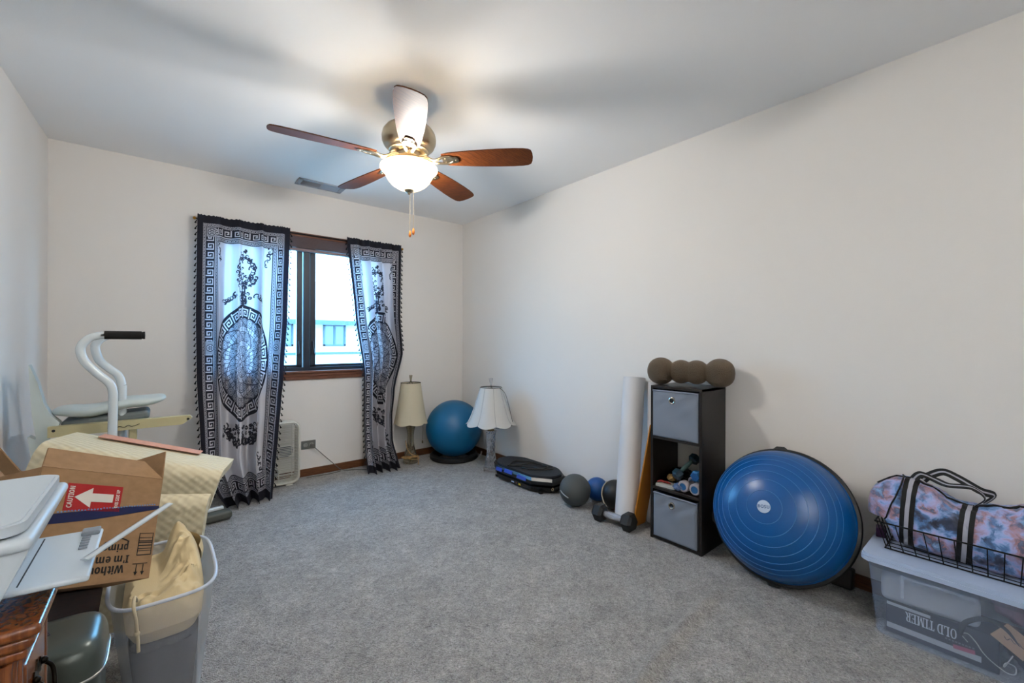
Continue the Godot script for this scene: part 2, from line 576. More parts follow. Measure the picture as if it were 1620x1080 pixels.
func window() -> void:
	var w := Node3D.new()
	w.name = "window_1"
	add_child(w)
	w.set_meta("kind", "structure")
	var cx := (WX0 + WX1) / 2
	w.position = Vector3(cx, WY0, -0.05)
	var wide := WX1 - WX0
	var tall := WY1 - WY0
	# outer frame
	var b := MB.new()
	b.rbox(xf(0, 0.016, 0.0), Vector3(wide, 0.032, 0.10), 0.004)
	b.rbox(xf(0, tall - 0.016, 0.0), Vector3(wide, 0.032, 0.10), 0.004)
	for s in [-1, 1]: b.rbox(xf(s * (wide / 2 - 0.016), tall / 2, 0), Vector3(0.032, tall, 0.10), 0.004)
	b.rbox(xf(0, tall / 2, 0.0), Vector3(0.05, tall, 0.10), 0.004)
	part(w, "window_frame", b, M.window_frame_paint)
	# two casements, each a sash round its pane
	for s in [-1, 1]:
		var x: float = s * (wide / 4 + 0.003)
		var sw := wide / 2 - 0.032 - 0.025
		b = MB.new()
		for k in [-1, 1]:
			b.rbox(xf(x + k * (sw / 2 - 0.022), tall / 2, 0.012), Vector3(0.044, tall - 0.064, 0.04), 0.004)
			b.rbox(xf(x, tall / 2 + k * (tall / 2 - 0.032 - 0.011), 0.012), Vector3(sw, 0.022, 0.04), 0.004)
		var sash := part(w, "sash", b, M.window_frame_paint)
		b = MB.new()
		b.face(Vector3(x - sw / 2, 0.04, 0.01), Vector3(x + sw / 2, 0.04, 0.01), Vector3(x + sw / 2, tall - 0.04, 0.01), Vector3(x - sw / 2, tall - 0.04, 0.01), Vector3(0, 0, 1))
		part(sash, "pane", b, M.window_glass)
		b = MB.new()
		b.rbox(xf(x - s * (sw / 2 - 0.022), 0.20, 0.042, 0, 0, 4), Vector3(0.014, 0.11, 0.018), 0.004)
		b.rbox(xf(x - s * (sw / 2 - 0.022), 0.17, 0.036), Vector3(0.026, 0.05, 0.012), 0.003)
		part(sash, "lock_handle", b, M.window_frame_paint)
	# wooden casing on the room side
	b = MB.new()
	for s in [-1, 1]: b.rbox(xf(s * (wide / 2 + 0.02), tall / 2 - 0.03, 0.058), Vector3(0.04, tall - 0.06, 0.016), 0.004)
	part(w, "casing", b, M.sill_wood)
	b = MB.new()
	b.rbox(xf(0, -0.008, 0.07), Vector3(wide + 0.14, 0.02, 0.052), 0.006)
	b.rbox(xf(0, -0.032, 0.062), Vector3(wide + 0.12, 0.028, 0.030), 0.006)
	b.rbox(xf(0, -0.060, 0.058), Vector3(wide + 0.12, 0.030, 0.018), 0.005)
	part(w, "window_sill", b, M.sill_wood)
	# blind drawn up under the head of the window
	var bl := thing("window_blind", "raised slatted blind bunched at the top of the window", "blind", Vector3(cx, WY1, 0.035))
	b = MB.new()
	b.rbox(xf(0, -0.012, -0.022), Vector3(wide - 0.01, 0.035, 0.04), 0.003)
	part(bl, "head_rail", b, M.sill_wood)
	b = MB.new()
	for k in 15:
		b.rbox(xf(0, -0.034 - k * 0.0062, -0.022 + 0.0015 * sin(k * 2.3)), Vector3(wide - 0.02, 0.0032, 0.048), 0.0012, 1)
	part(bl, "slat_stack", b, M.blind_slat)
	b = MB.new()
	b.rbox(xf(0, -0.140, -0.022), Vector3(wide - 0.02, 0.022, 0.046), 0.004)
	part(bl, "bottom_rail", b, M.blind_slat)

func neighbourhood() -> void:
	# the house across the yard
	var h := thing("neighbour_house", "pale house with dark framed windows beyond the yard", "house", Vector3(2.6, -3.0, -12.0))
	var b := MB.new()
	b.box(xf(0, 2.4, -2.0), Vector3(14, 4.86, 4.0))
	part(h, "wall", b, M.stucco)
	b = MB.new()
	b.prism(xf(0, 4.86, -2.0, 90), PackedVector2Array([Vector2(-2.55, 0), Vector2(2.55, 0), Vector2(2.55, 0.12), Vector2(0, 1.65), Vector2(-2.55, 0.12)]), 15.0)
	part(h, "roof", b, M.roof_snow)
	b = MB.new()
	b.box(xf(0, 4.80, 0.56), Vector3(15.0, 0.16, 0.03))
	part(h, "eave_board", b, M.far_trim)
	b = MB.new()
	b.box(xf(0, 3.72, 0.03), Vector3(14.0, 0.08, 0.06))
	part(h, "belt_course", b, M.far_trim)
	for x in [-4.3, -2.05, -0.30, 2.4, 4.6]:
		b = MB.new()
		for s in [-1, 1]:
			b.box(xf(x + s * 0.36, 4.37, 0.03), Vector3(0.06, 0.78, 0.06))
			b.box(xf(x, 4.37 + s * 0.36, 0.03), Vector3(0.78, 0.06, 0.06))
		b.box(xf(x, 4.37, 0.03), Vector3(0.06, 0.72, 0.05))
		var f := part(h, "window", b, M.far_trim)
		for s in [-1, 1]:
			b = MB.new()
			b.box(xf(x + s * 0.18, 4.37, 0.005), Vector3(0.32, 0.68, 0.02))
			part(f, "pane", b, M.far_pane)
	b = MB.new()
	b.box(xf(0, -3.05, -30.3), Vector3(120, 0.1, 60))
	var g := single("yard", b, M.far_ground, "pale open ground of the yard outside the window", "ground")
	g.set_meta("kind", "structure")
	# trees standing behind the house and by its side
	var rng := RandomNumberGenerator.new()
	rng.seed = 5
	var spots := [[4.4, -19.5, 7.6, "bare branching tree rising behind the pale house roof"], [0.4, -19.8, 7.0, "smaller leafy tree behind the pale house, beside its neighbour tree"]]
	for s in spots:
		var t := thing("garden_tree", s[3], "tree", Vector3(s[0], -3.0, s[1]))
		b = MB.new()
		b.tube([Vector3(0, 0, 0), Vector3(0.05, 2, 0), Vector3(0, 4.2, 0.05), Vector3(0.1, s[2] - 0.6, 0)], [0.14, 0.11, 0.08, 0.03], 8)
		for k in 10:
			var a := rng.randf() * TAU
			var y := 3.2 + rng.randf() * 2.2
			var d := Vector3(cos(a), 0.5, sin(a)) * rng.randf_range(0.6, 1.5)
			b.tube([Vector3(0, y, 0), Vector3(0, y, 0) + d * 0.5, Vector3(0, y, 0) + d], [0.04, 0.025, 0.01], 5)
		part(t, "trunk", b, M.bark)
		b = MB.new()
		for k in 900:
			var a := rng.randf() * TAU
			var rr := sqrt(rng.randf()) * 1.7
			var p := Vector3(cos(a) * rr, s[2] - 1.6 + rng.randf_range(-1.2, 1.1) * (1.0 - rr / 2.4), sin(a) * rr)
			var T := xf(p.x, p.y, p.z, rng.randf() * 360, rng.randf() * 360, rng.randf() * 360)
			b.face(T * Vector3(-0.1, 0, 0), T * Vector3(0, -0.05, 0), T * Vector3(0.1, 0, 0), T * Vector3(0, 0.05, 0))
		var fo := part(t, "foliage", b, M.leaf)
		fo.set_meta("kind", "stuff")

func ceiling_fan() -> void:
	var o := Vector3(-1.536, 0, 1.845)
	var f := thing("ceiling_fan", "five blade wooden ceiling fan with glowing frosted bowl light", "ceiling fan", o + Vector3(0, ROOM_H, 0))
	var Y := func(y: float) -> float: return y - ROOM_H
	# canopy against the ceiling and short neck
	var b := MB.new()
	b.lathe(Transform3D(), [Vector2(0.0, Y.call(2.335)), Vector2(0.035, Y.call(2.337)), Vector2(0.055, Y.call(2.36)), Vector2(0.072, Y.call(2.40)), Vector2(0.076, Y.call(2.44))], 32)
	part(f, "canopy", b, M.brushed_nickel)
	# motor housing: rounded drum with a stepped lower flange
	b = MB.new()
	b.lathe(Transform3D(), [Vector2(0, Y.call(2.150)), Vector2(0.060, Y.call(2.150)), Vector2(0.064, Y.call(2.158)), Vector2(0.092, Y.call(2.160)), Vector2(0.098, Y.call(2.170)), Vector2(0.104, Y.call(2.172)), Vector2(0.108, Y.call(2.182)), Vector2(0.115, Y.call(2.186)), Vector2(0.130, Y.call(2.200)), Vector2(0.140, Y.call(2.222)), Vector2(0.142, Y.call(2.245)), Vector2(0.136, Y.call(2.270)), Vector2(0.120, Y.call(2.292)), Vector2(0.092, Y.call(2.312)), Vector2(0.050, Y.call(2.330)), Vector2(0.03, Y.call(2.345)), Vector2(0, Y.call(2.345))], 48)
	part(f, "motor_housing", b, M.brushed_nickel)
	# switch cup and fitter above the bowl
	b = MB.new()
	b.lathe(Transform3D(), [Vector2(0, Y.call(2.088)), Vector2(0.058, Y.call(2.088)), Vector2(0.060, Y.call(2.105)), Vector2(0.052, Y.call(2.110)), Vector2(0.050, Y.call(2.135)), Vector2(0.066, Y.call(2.140)), Vector2(0.068, Y.call(2.152)), Vector2(0, Y.call(2.152))], 40)
	part(f, "switch_cup", b, M.brushed_nickel)
	# shallow pan that holds the bowl's sockets
	b = MB.new()
	b.lathe(Transform3D(), [Vector2(0, Y.call(2.084)), Vector2(0.104, Y.call(2.084)), Vector2(0.113, Y.call(2.089)), Vector2(0.113, Y.call(2.092)), Vector2(0.060, Y.call(2.098)), Vector2(0, Y.call(2.098))], 40)
	part(f, "fitter_pan", b, M.brushed_nickel)
	# glass bowl, open at the top
	b = MB.new()
	b.lathe(Transform3D(), [Vector2(0.0, Y.call(1.966)), Vector2(0.030, Y.call(1.968)), Vector2(0.062, Y.call(1.978)), Vector2(0.090, Y.call(1.996)), Vector2(0.110, Y.call(2.018)), Vector2(0.122, Y.call(2.040)), Vector2(0.130, Y.call(2.058)), Vector2(0.144, Y.call(2.068)), Vector2(0.151, Y.call(2.078)), Vector2(0.149, Y.call(2.088)), Vector2(0.141, Y.call(2.094)), Vector2(0.138, Y.call(2.090)), Vector2(0.140, Y.call(2.080)), Vector2(0.124, Y.call(2.064)), Vector2(0.114, Y.call(2.040)), Vector2(0.085, Y.call(2.002)), Vector2(0.05, Y.call(1.980)), Vector2(0, Y.call(1.974))], 56)
	part(f, "light_bowl", b, M.bowl_glass_lamp, "glowing frosted glass bowl")
	b = MB.new()
	b.lathe(Transform3D(), [Vector2(0, Y.call(1.944)), Vector2(0.006, Y.call(1.946)), Vector2(0.008, Y.call(1.953)), Vector2(0.016, Y.call(1.956)), Vector2(0.022, Y.call(1.963)), Vector2(0.024, Y.call(1.969)), Vector2(0, Y.call(1.972))], 24)
	part(f, "finial", b, M.brushed_nickel)
	# pull chains of beads with wooden ends
	for k in 2:
		var px := Vector3(0.004 + 0.014 * k, 0, 0.004 + 0.012 * k)
		b = MB.new()
		var y0 := 1.945 if k == 0 else 1.99
		var y1 := 1.752 if k == 0 else 1.765
		b.tube([px + Vector3(0, Y.call(y0), 0), px + Vector3(0, Y.call(y1), 0)], 0.0011, 6)
		var y := y0
		while y > y1:
			b.ball(xf(px.x, Y.call(y), px.z), 0.0019, 6)
			y -= 0.0075
		var ch := part(f, "pull_chain", b, M.chain_metal)
		b = MB.new()
		b.lathe(xf(px.x, Y.call(y1), px.z), [Vector2(0, -0.036), Vector2(0.004, -0.034), Vector2(0.0068, -0.026), Vector2(0.0066, -0.018), Vector2(0.0045, -0.006), Vector2(0.003, 0.0), Vector2(0, 0.001)], 12)
		part(ch, "wooden_end", b, M.knob_wood)
	# blades with their brackets
	var outline := PackedVector2Array()
	var half := [[0.0, 0.040], [0.03, 0.050], [0.10, 0.0585], [0.20, 0.066], [0.30, 0.0705], [0.38, 0.0715], [0.43, 0.069], [0.455, 0.064], [0.470, 0.054]]
	for h in half: outline.append(Vector2(h[0], -h[1]))
	outline.append_array(PackedVector2Array([Vector2(0.4775, -0.03), Vector2(0.480, 0.0), Vector2(0.4775, 0.03)]))
	for i in half.size(): outline.append(Vector2(half[half.size() - 1 - i][0], half[half.size() - 1 - i][1]))
	var reach := 0.66
	for k in 5:
		var a := 187.56 + 72.0 * k
		# local x runs out along the blade, local y up; the blade is pitched about its own length
		var R := Transform3D(Basis(Vector3.UP, -deg_to_rad(a)), Vector3(0, Y.call(2.125), 0))
		var P := R * Transform3D(Basis(Vector3.RIGHT, deg_to_rad(PITCH)), Vector3(reach - 0.480, 0, 0))
		b = MB.new()
		b.prism(P * xf(0, 0.004, 0, 0, 90), outline, 0.0055, 0.9)
		var bl := part(f, "blade", b, M.blade_wood)
		b = MB.new()
		# two curved arms that meet in a loop under the blade
		for s in [-1.0, 1.0]:
			var pts := []
			for q in [[0.058, 0.020, 0.010], [0.09, 0.016, 0.017], [0.125, -0.004, 0.014], [0.155, -0.008, 0.016], [0.185, -0.004, 0.026], [0.215, -0.002, 0.027], [0.240, -0.001, 0.012]]:
				pts.append(R * (Transform3D(Basis(Vector3.RIGHT, deg_to_rad(PITCH) * clampf((q[0] - 0.1) / 0.08, 0, 1)), Vector3.ZERO) * Vector3(q[0], q[1], s * q[2])))
			b.tube(smooth(pts, 5), 0.0065, 8, false, 1.4)
		b.prism(P * xf(0.045, -0.0016, 0, 0, 90), round_rect(0.085, 0.05, 0.02), 0.005)
		for s in [[0.075, 0.0], [0.02, 0.015], [0.02, -0.015]]:
			b.lathe(P * xf(s[0], -0.0045, s[1]), [Vector2(0, -0.003), Vector2(0.004, -0.002), Vector2(0.005, 0.001)], 10)
		part(bl, "blade_bracket", b, M.brushed_nickel)
	# the bulbs in the bowl: part of their light leaves by the open top, most goes down through the glass
	for k in 3:
		var a := 0.6 + TAU * k / 3.0
		var l := OmniLight3D.new()
		l.name = "bulb"
		l.position = Vector3(0.058 * cos(a), Y.call(2.025), 0.058 * sin(a))
		l.light_color = LAMP
		l.light_energy = 0.145
		l.light_size = 0.032
		l.omni_range = 9.0; l.omni_attenuation = 2.0
		l.shadow_enabled = true
		f.add_child(l, true)
	var d := SpotLight3D.new()
	d.name = "bowl_light"
	d.position = Vector3(0, Y.call(2.03), 0)
	d.rotation.x = -PI / 2
	d.light_color = LAMP
	d.light_energy = 0.32
	d.light_size = 0.11
	d.spot_angle = 66.0; d.spot_angle_attenuation = 1.0
	d.spot_range = 9.0; d.spot_attenuation = 2.0
	d.shadow_enabled = true
	f.add_child(d, true)

const LAMP := Color(1.0, 0.985, 0.96)
const PITCH := -12.0

func ceiling_vent() -> void:
	var v := thing("ceiling_vent", "small grey ceiling air register close to the window wall", "vent", Vector3(-1.545, ROOM_H, 0.255))
	var b := MB.new()
	var w := 0.36
	var d := 0.155
	for s in [-1, 1]:
		b.rbox(xf(0, -0.005, s * (d / 2 - 0.014)), Vector3(w, 0.010, 0.028), 0.004)
		b.rbox(xf(s * (w / 2 - 0.018), -0.005, 0), Vector3(0.036, 0.010, d), 0.004)
	b.rbox(xf(0, -0.005, 0), Vector3(0.014, 0.010, d), 0.003)
	part(v, "frame", b, M.vent_paint)
	# sheet metal duct running up through the ceiling
	b = MB.new()
	for s in [-1, 1]:
		b.box(xf(s * 0.154, 0.15, 0), Vector3(0.002, 0.30, 0.108))
		b.box(xf(0, 0.15, s * 0.0540), Vector3(0.310, 0.30, 0.002))
	b.box(xf(0, 0.30, 0), Vector3(0.310, 0.002, 0.110))
	part(v, "duct", b, M.duct_metal)
	for s in [-1, 1]:
		for k in (4 if s < 0 else 9):
			b = MB.new()
			b.box(xf(s * 0.075, -0.006, -0.044 + k * (0.028 if s < 0 else 0.011), 0, 80.0 if s < 0 else -25.0), Vector3(0.135, 0.0009, 0.010))
			part(v, "slat", b, M.vent_paint)

# the photographer's flash behind the camera, turned up to the ceiling
func flash_unit() -> void:
	var at := Vector3(-2.62, 0, 4.45)
	var t := thing("photo_flash", "flash head on a light stand tilted up to the wall corner behind the camera", "flash", at)
	var b := MB.new()
	b.tube([Vector3(0, 0.25, 0), Vector3(0, 1.55, 0)], 0.012, 10)
	for k in 3:
		var a := TAU * k / 3
		b.tube([Vector3(0, 0.45, 0), Vector3(0.35 * cos(a), 0.008, 0.35 * sin(a))], 0.008, 8)
	part(t, "light_stand", b, mm("stand_black", Color(0.025, 0.025, 0.028), 0.5))
	b = MB.new()
	b.rbox(xf(0, 1.555, 0), Vector3(0.10, 0.16, 0.10), 0.012)
	part(t, "flash_head", b, M.stand_black)
	b = MB.new()
	b.rbox(xf(0, 1.638, 0), Vector3(0.08, 0.006, 0.08), 0.002)
	var m := mat("flash_tube_glow", Color(0.9, 0.9, 0.9), 0.4)
	m.emission_enabled = true; m.emission = Color(1, 1, 1); m.emission_energy_multiplier = 2.0
	part(t, "flash_tube", b, m)
	var l := SpotLight3D.new()
	l.name = "flash_light"
	l.position = Vector3(0.0, 1.66, 0.02)
	l.rotation = Vector3(deg_to_rad(40), PI + 0.5, 0)
	l.light_color = Color(1.0, 1.0, 1.0)
	l.light_energy = 3.0
	l.light_size = 0.05
	l.spot_angle = 60.0; l.spot_angle_attenuation = 0.5
	l.spot_range = 9.0; l.spot_attenuation = 2.0
	l.shadow_enabled = true
	t.add_child(l, true)

# ---------------------------------------------------------------- curtains
const KEY := ["11111110", "10000010", "10111010", "10101010", "10001010", "11111010", "00000010", "11111110"]
func key_at(u: float, t: float) -> bool:
	return KEY[clampi(int(fposmod(t, 1.0) * 8.0), 0, 7)][clampi(int(fposmod(u, 1.0) * 8.0), 0, 7)] == "1"

# print of the panel: borders of meander keys, an oval of keys round a rosette ground, sprays of scrolls
func curtain_print() -> ImageTexture:
	const W := 512
	const H := 1152
	var px := PackedByteArray()
	px.resize(W * H)
	var cx := 256.0
	var cy := 0.52 * H
	var dots := func(a: float, l: float) -> int:
		var q := Vector2(fposmod(a, 14.0) - 7.0, l - 7.0)
		var d := q.length()
		return 30 if d < 2.6 else (205 if d < 4.2 else (120 if (int(a / 3.5) + int(l / 3.5)) % 2 == 0 else 190))
	for y in H:
		var ey := minf(y, H - 1 - y)
		for x in W:
			var ex := minf(x, W - 1 - x)
			var e := minf(ex, ey)
			var run: float = y if ex < ey else x
			var g := 236
			if e < 32.0: g = 14
			elif e < 46.0: g = dots.call(run, e - 32.0)
			elif e < 48.0: g = 20
			elif e < 84.0:
				var corner := ex < 86.0 and ey < 86.0
				var mid: bool = ex < ey and absf(y - 0.47 * H) < 27.0
				if corner or mid:
					var c := Vector2(66.0, 66.0)
					var q := Vector2(ex, ey) - c if corner else Vector2(ex - 66.0, y - 0.47 * H)
					var d := q.length()
					g = 150 if (x + y) % 4 < 2 else 200
					if d < 15.0:
						g = 30 if d > 12.5 or cos(q.angle() * 6.0) * 4.0 + 7.0 > d and d > 3.0 else 225
				else:
					var t := fposmod(run, 36.0) / 36.0
					g = 26 if key_at((e - 48.0) / 36.0, t) else 240
			elif e < 86.0: g = 20
			elif e < 100.0: g = dots.call(run, e - 86.0)
			elif e < 103.0: g = 20
			else:
				var p := Vector2((x - cx) / 150.0, (y - cy) / 235.0)
				var r := p.length()
				if r < 1.02:
					var an := p.angle()
					if r > 0.985 or (r < 0.80 and r > 0.785): g = 16
					elif r > 0.80:
						g = 20 if key_at(an / TAU * 24.0, (r - 0.80) / 0.185) else 242
					else:
						# rosette ground: rings of petals and eyed discs
						g = 215
						var k := int(r / 0.131)
						var cnt := 5 + k * 5
						var f := fposmod(an / TAU * cnt + 0.5 * (k % 2), 1.0) - 0.5
						var q := Vector2(f * TAU * (k + 0.5) * 0.131 / cnt, r - (k + 0.5) * 0.131)
						var d := q.length() / 0.066
						if k % 2 == 1:
							if d < 0.20 or (d > 0.66 and d < 0.80): g = 36
							elif d > 1.0: g = 95
							elif d > 0.4 and d < 0.48: g = 110
						else:
							g = 50 if absf(absf(q.x) - 0.034) < 0.006 or absf(absf(q.y) - 0.050) < 0.006 or q.length() < 0.010 else 222
						if sin(an * 9.0 + r * 22.0) > 0.96: g = 80
			px[y * W + x] = g
	# scrolls
	var curl := func(ox: float, oy: float, size: float, turn: float, hand: float) -> void:
		for i in 46:
			var t := i / 45.0
			var a := turn + hand * t * 5.4
			var rr := size * (1.0 - t * 0.86)
			var qx := ox + cos(a) * rr
			var qy := oy + sin(a) * rr
			var w := 2.2 * (1.0 - t) + 0.8
			for j in range(int(qy - w), int(qy + w) + 1):
				for l in range(int(qx - w), int(qx + w) + 1):
					if l > 102 and l < W - 103 and j > 102 and j < H - 103 and Vector2(l - qx, j - qy).length() <= w:
						px[j * W + l] = 34
	var rng := RandomNumberGenerator.new()
	rng.seed = 77
	for s in [-1.0, 1.0]:
		for k in 22:   # spray above and below the oval
			var t := k / 21.0
			curl.call(cx + s * (10 + 22 * sin(t * 6.0) + 8), 150 + t * 205, 9 + rng.randf() * 8, rng.randf() * TAU, s)
			curl.call(cx + s * (10 + 86 * t), 0.52 * H + 262 + 36 * sin(t * 3.1) + (1.0 - t) * 50, 9 + rng.randf() * 9, rng.randf() * TAU, -s)
		for k in 6:
			curl.call(cx + s * (60 + k * 9), 318 + k * 6, 8 + rng.randf() * 6, rng.randf() * TAU, s)
			curl.call(cx + s * (148 - k * 4), 105 + k * 15, 7 + rng.randf() * 6, rng.randf() * TAU, s)
			curl.call(cx + s * (148 - k * 4), H - 105 - k * 15, 7 + rng.randf() * 6, rng.randf() * TAU, s)
	for k in 70:   # finer sprigs filling out the sprays
		var t := rng.randf()
		var s := 1.0 if k % 2 == 0 else -1.0
		curl.call(cx + s * rng.randf() * (18.0 + 40.0 * sin(PI * t)), 125 + t * 235, 4.5 + rng.randf() * 5.0, rng.randf() * TAU, s)
		curl.call(cx + s * (8.0 + rng.randf() * 100.0), 0.52 * H + 255 + rng.randf() * 62.0, 4.5 + rng.randf() * 5.0, rng.randf() * TAU, -s)
	var out := PackedByteArray()
	out.resize(W * H * 3)
	for i in W * H:
		var g := px[i] / 255.0
		out[i * 3] = int(lerpf(14, 226, g)); out[i * 3 + 1] = int(lerpf(14, 224, g)); out[i * 3 + 2] = int(lerpf(26, 230, g))
	return ImageTexture.create_from_image(Image.create_from_data(W, H, false, Image.FORMAT_RGB8, out))

func edge(table: Array, y: float) -> float:
	for i in table.size() - 1:
		if y <= table[i][0] and y >= table[i + 1][0]:
			var t := inverse_lerp(table[i][0], table[i + 1][0], y)
			return lerpf(table[i][1], table[i + 1][1], smoothstep(0, 1, t) * 0.4 + t * 0.6)
	return table[-1][1] if y < table[-1][0] else table[0][1]

func curtains() -> void:
	var m := mat("curtain_cloth", Color(1, 1, 1), 0.85)
	m.albedo_texture = curtain_print()
	m.backlight_enabled = true
	m.backlight = Color(0.70, 0.70, 0.70)
	mat("tassel_thread", Color(0.02, 0.02, 0.03), 0.9)
	# rod
	var r := thing("curtain_rod", "thin dark curtain rod above the window with small brass ends", "rod", Vector3(-1.55, 2.062, 0.058))
	var b := MB.new()
	b.tube([Vector3(-0.81, 0, 0), Vector3(0.81, 0, 0)], 0.006, 10)
	part(r, "pole", b, mat("rod_metal", Color(0.10, 0.09, 0.09), 0.4, 0.6))
	for s in [-1.0, 1.0]:
		b = MB.new()
		b.ball(xf(s * 0.815, 0, 0), 0.011, 12)
		part(r, "end_knob", b, mm("brass", Color(0.75, 0.55, 0.25), 0.3, 1.0))
		b = MB.new()
		b.tube([Vector3(s * 0.79, -0.004, 0), Vector3(s * 0.79, -0.004, -0.0575)], 0.005, 8)
		part(r, "bracket", b, M.rod_metal)
	panel("broad Greek key patterned curtain panel hanging to the floor in front of the box fan", -1, 21,
		[[2.08, -2.350], [1.34, -2.358], [0.88, -2.352], [0.33, -2.335], [0.12, -2.26], [0.0, -2.20]],
		[[2.08, -1.736], [1.36, -1.758], [0.95, -1.782], [0.45, -1.855], [0.15, -1.90], [0.0, -1.92]],
		[[2.08, 0.092], [0.95, 0.11], [0.75, 0.17], [0.58, 0.255], [0.45, 0.285], [0.2, 0.36], [0.05, 0.40], [0.0, 0.42]], 4.3, 0.048)
	panel("narrow gathered Greek key patterned curtain panel beside the cream table lamp", 1, 40,
		[[2.08, -1.278], [1.39, -1.206], [0.87, -1.130], [0.58, -1.140], [0.24, -1.150], [0.0, -1.16]],
		[[2.08, -0.762], [1.40, -0.775], [1.04, -0.750], [0.70, -0.845], [0.45, -0.875], [0.25, -0.890], [0.10, -0.87], [0.0, -0.86]],
		[[2.08, 0.092], [0.95, 0.11], [0.5, 0.15], [0.2, 0.21], [0.05, 0.27], [0.0, 0.30]], 4.9, 0.044)

func panel(label: String, side: int, seed_: int, le: Array, re: Array, ze: Array, folds: float, amp: float) -> void:
	var at := Vector3((le[0][1] + re[0][1]) / 2, 0, 0.1)
	var t := thing("window_curtain", label, "curtain", at, 0.0, "printed curtains at the window")
	var top := 2.085
	var f := func(s: float, v: float) -> Vector3:
		var y := top * (1.0 - v) + 0.004
		var flat := smoothstep(0.0, 0.16, s) * smoothstep(1.0, 0.84, s)
		var w := sin(TAU * folds * s + seed_ + 0.6 * sin(v * 3.0 + seed_)) + 0.45 * sin(TAU * folds * 1.73 * s + 1.3 * seed_)
		var grow := 0.55 + 0.75 * smoothstep(0.05, 0.5, v)
		if v < 0.03: grow *= 0.6
		var z := edge(ze, y) + amp * w * flat * grow
		z += 0.004 * sin(v * 19.0 + s * 8.0) * v
		var x := lerpf(edge(le, y), edge(re, y), s) + amp * 0.25 * cos(TAU * folds * s + seed_) * flat
		if v < 0.012: y += 0.003 * sin(s * 190.0)
		return Vector3(x, y, maxf(z, 0.062)) - at
	var b := MB.new()
	b.grid(f, 150, 150, false)
	part(t, "cloth", b, M.curtain_cloth)
	# fringe of little tassels down both edges and along the foot
	b = MB.new()
	for e in 2:
		var n := 44 if side < 0 or e == 0 else 22
		for k in n:
			var v := 0.02 + 0.93 * k / 43.0
			var p: Vector3 = f.call(0.002 if e == 0 else 0.998, v)
			var d := -1.0 if e == 0 else 1.0
			var q := p + Vector3(d * 0.008, -0.012, 0)
			b.lathe(along(q, Vector3(-d * 0.35, 1, 0)), [Vector2(0, -0.018), Vector2(0.0075, -0.016), Vector2(0.003, 0.0), Vector2(0.004, 0.006), Vector2(0, 0.010)], 6)
			b.tube([p, q], 0.0012, 4)
	part(t, "tassel_fringe", b, M.tassel_thread).set_meta("kind", "stuff")

# ---------------------------------------------------------------- things along the window wall
func box_fan() -> void:
	var plastic := mat("fan_plastic", Color(0.80, 0.79, 0.75), 0.45)
	var at := Vector3(-1.925, 0, 0.115)
	var t := thing("box_fan", "white plastic box fan standing on the carpet behind the curtain", "fan", at, 0.0)
	var b := MB.new()
	var o := round_rect(0.50, 0.50, 0.055, 8)
	# frame ring
	for i in o.size():
		var p := o[i]
		var q := o[(i + 1) % o.size()]
		var a := Vector3(p.x, p.y + 0.262, 0)
		var c := Vector3(q.x, q.y + 0.262, 0)
		var pi := p * 0.93
		var qi := q * 0.93
		var ai := Vector3(pi.x, pi.y + 0.262, 0)
		var ci := Vector3(qi.x, qi.y + 0.262, 0)
		var h := Vector3(0, 0, 0.055)
		var out := Vector3(p.x, p.y, 0).normalized()
		b.face(a - h, c - h, c + h, a + h, out)
		b.face(ai - h, ci - h, ci + h, ai + h, -out)
		b.face(a + h, c + h, ci + h, ai + h, Vector3(0, 0, 1))
		b.face(a - h, c - h, ci - h, ai - h, Vector3(0, 0, -1))
	part(t, "housing", b, plastic)
	b = MB.new()
	var rim := []
	for p in o: rim.append(Vector3(p.x * 0.965, p.y * 0.965 + 0.262, 0.057))
	b.tube(rim, 0.007, 8, true)
	part(t, "rim_bead", b, plastic)
	b = MB.new()
	for k in 38:
		var y := 0.034 + k * 0.0123
		b.rbox(xf(0, y, 0.056), Vector3(0.47, 0.0042, 0.006), 0.0015, 1)
	for k in 5:
		b.rbox(xf(-0.19 + k * 0.095, 0.262, 0.052), Vector3(0.004, 0.47, 0.005), 0.001, 1)
	part(t, "front_grille", b, plastic)
	b = MB.new()
	for k in 24: b.rbox(xf(0, 0.04 + k * 0.0195, -0.054), Vector3(0.47, 0.004, 0.005), 0.001, 1)
	part(t, "rear_grille", b, plastic)
	b = MB.new()
	b.lathe(xf(0, 0.262, 0, 0, 90), [Vector2(0, -0.03), Vector2(0.05, -0.03), Vector2(0.055, 0.03), Vector2(0, 0.03)], 20)
	for k in 5:
		var R := Transform3D(Basis(Vector3.BACK, TAU * k / 5), Vector3(0, 0.262, 0))
		b.prism(R * xf(0.125, 0, 0, 0, 28), round_rect(0.17, 0.11, 0.045), 0.003)
	part(t, "blades", b, mat("fan_blade_plastic", Color(0.42, 0.44, 0.48), 0.5))
	for s in [-1.0, 1.0]:
		b = MB.new()
		b.rbox(xf(s * 0.17, 0.006, 0), Vector3(0.05, 0.012, 0.15), 0.005)
		part(t, "foot", b, plastic)
	b = MB.new()
	b.lathe(xf(0.17, 0.03, 0.058, 0, 90), [Vector2(0, 0.0), Vector2(0.010, 0.0), Vector2(0.009, 0.008), Vector2(0, 0.010)], 14)
	part(t, "screw_boss", b, plastic)

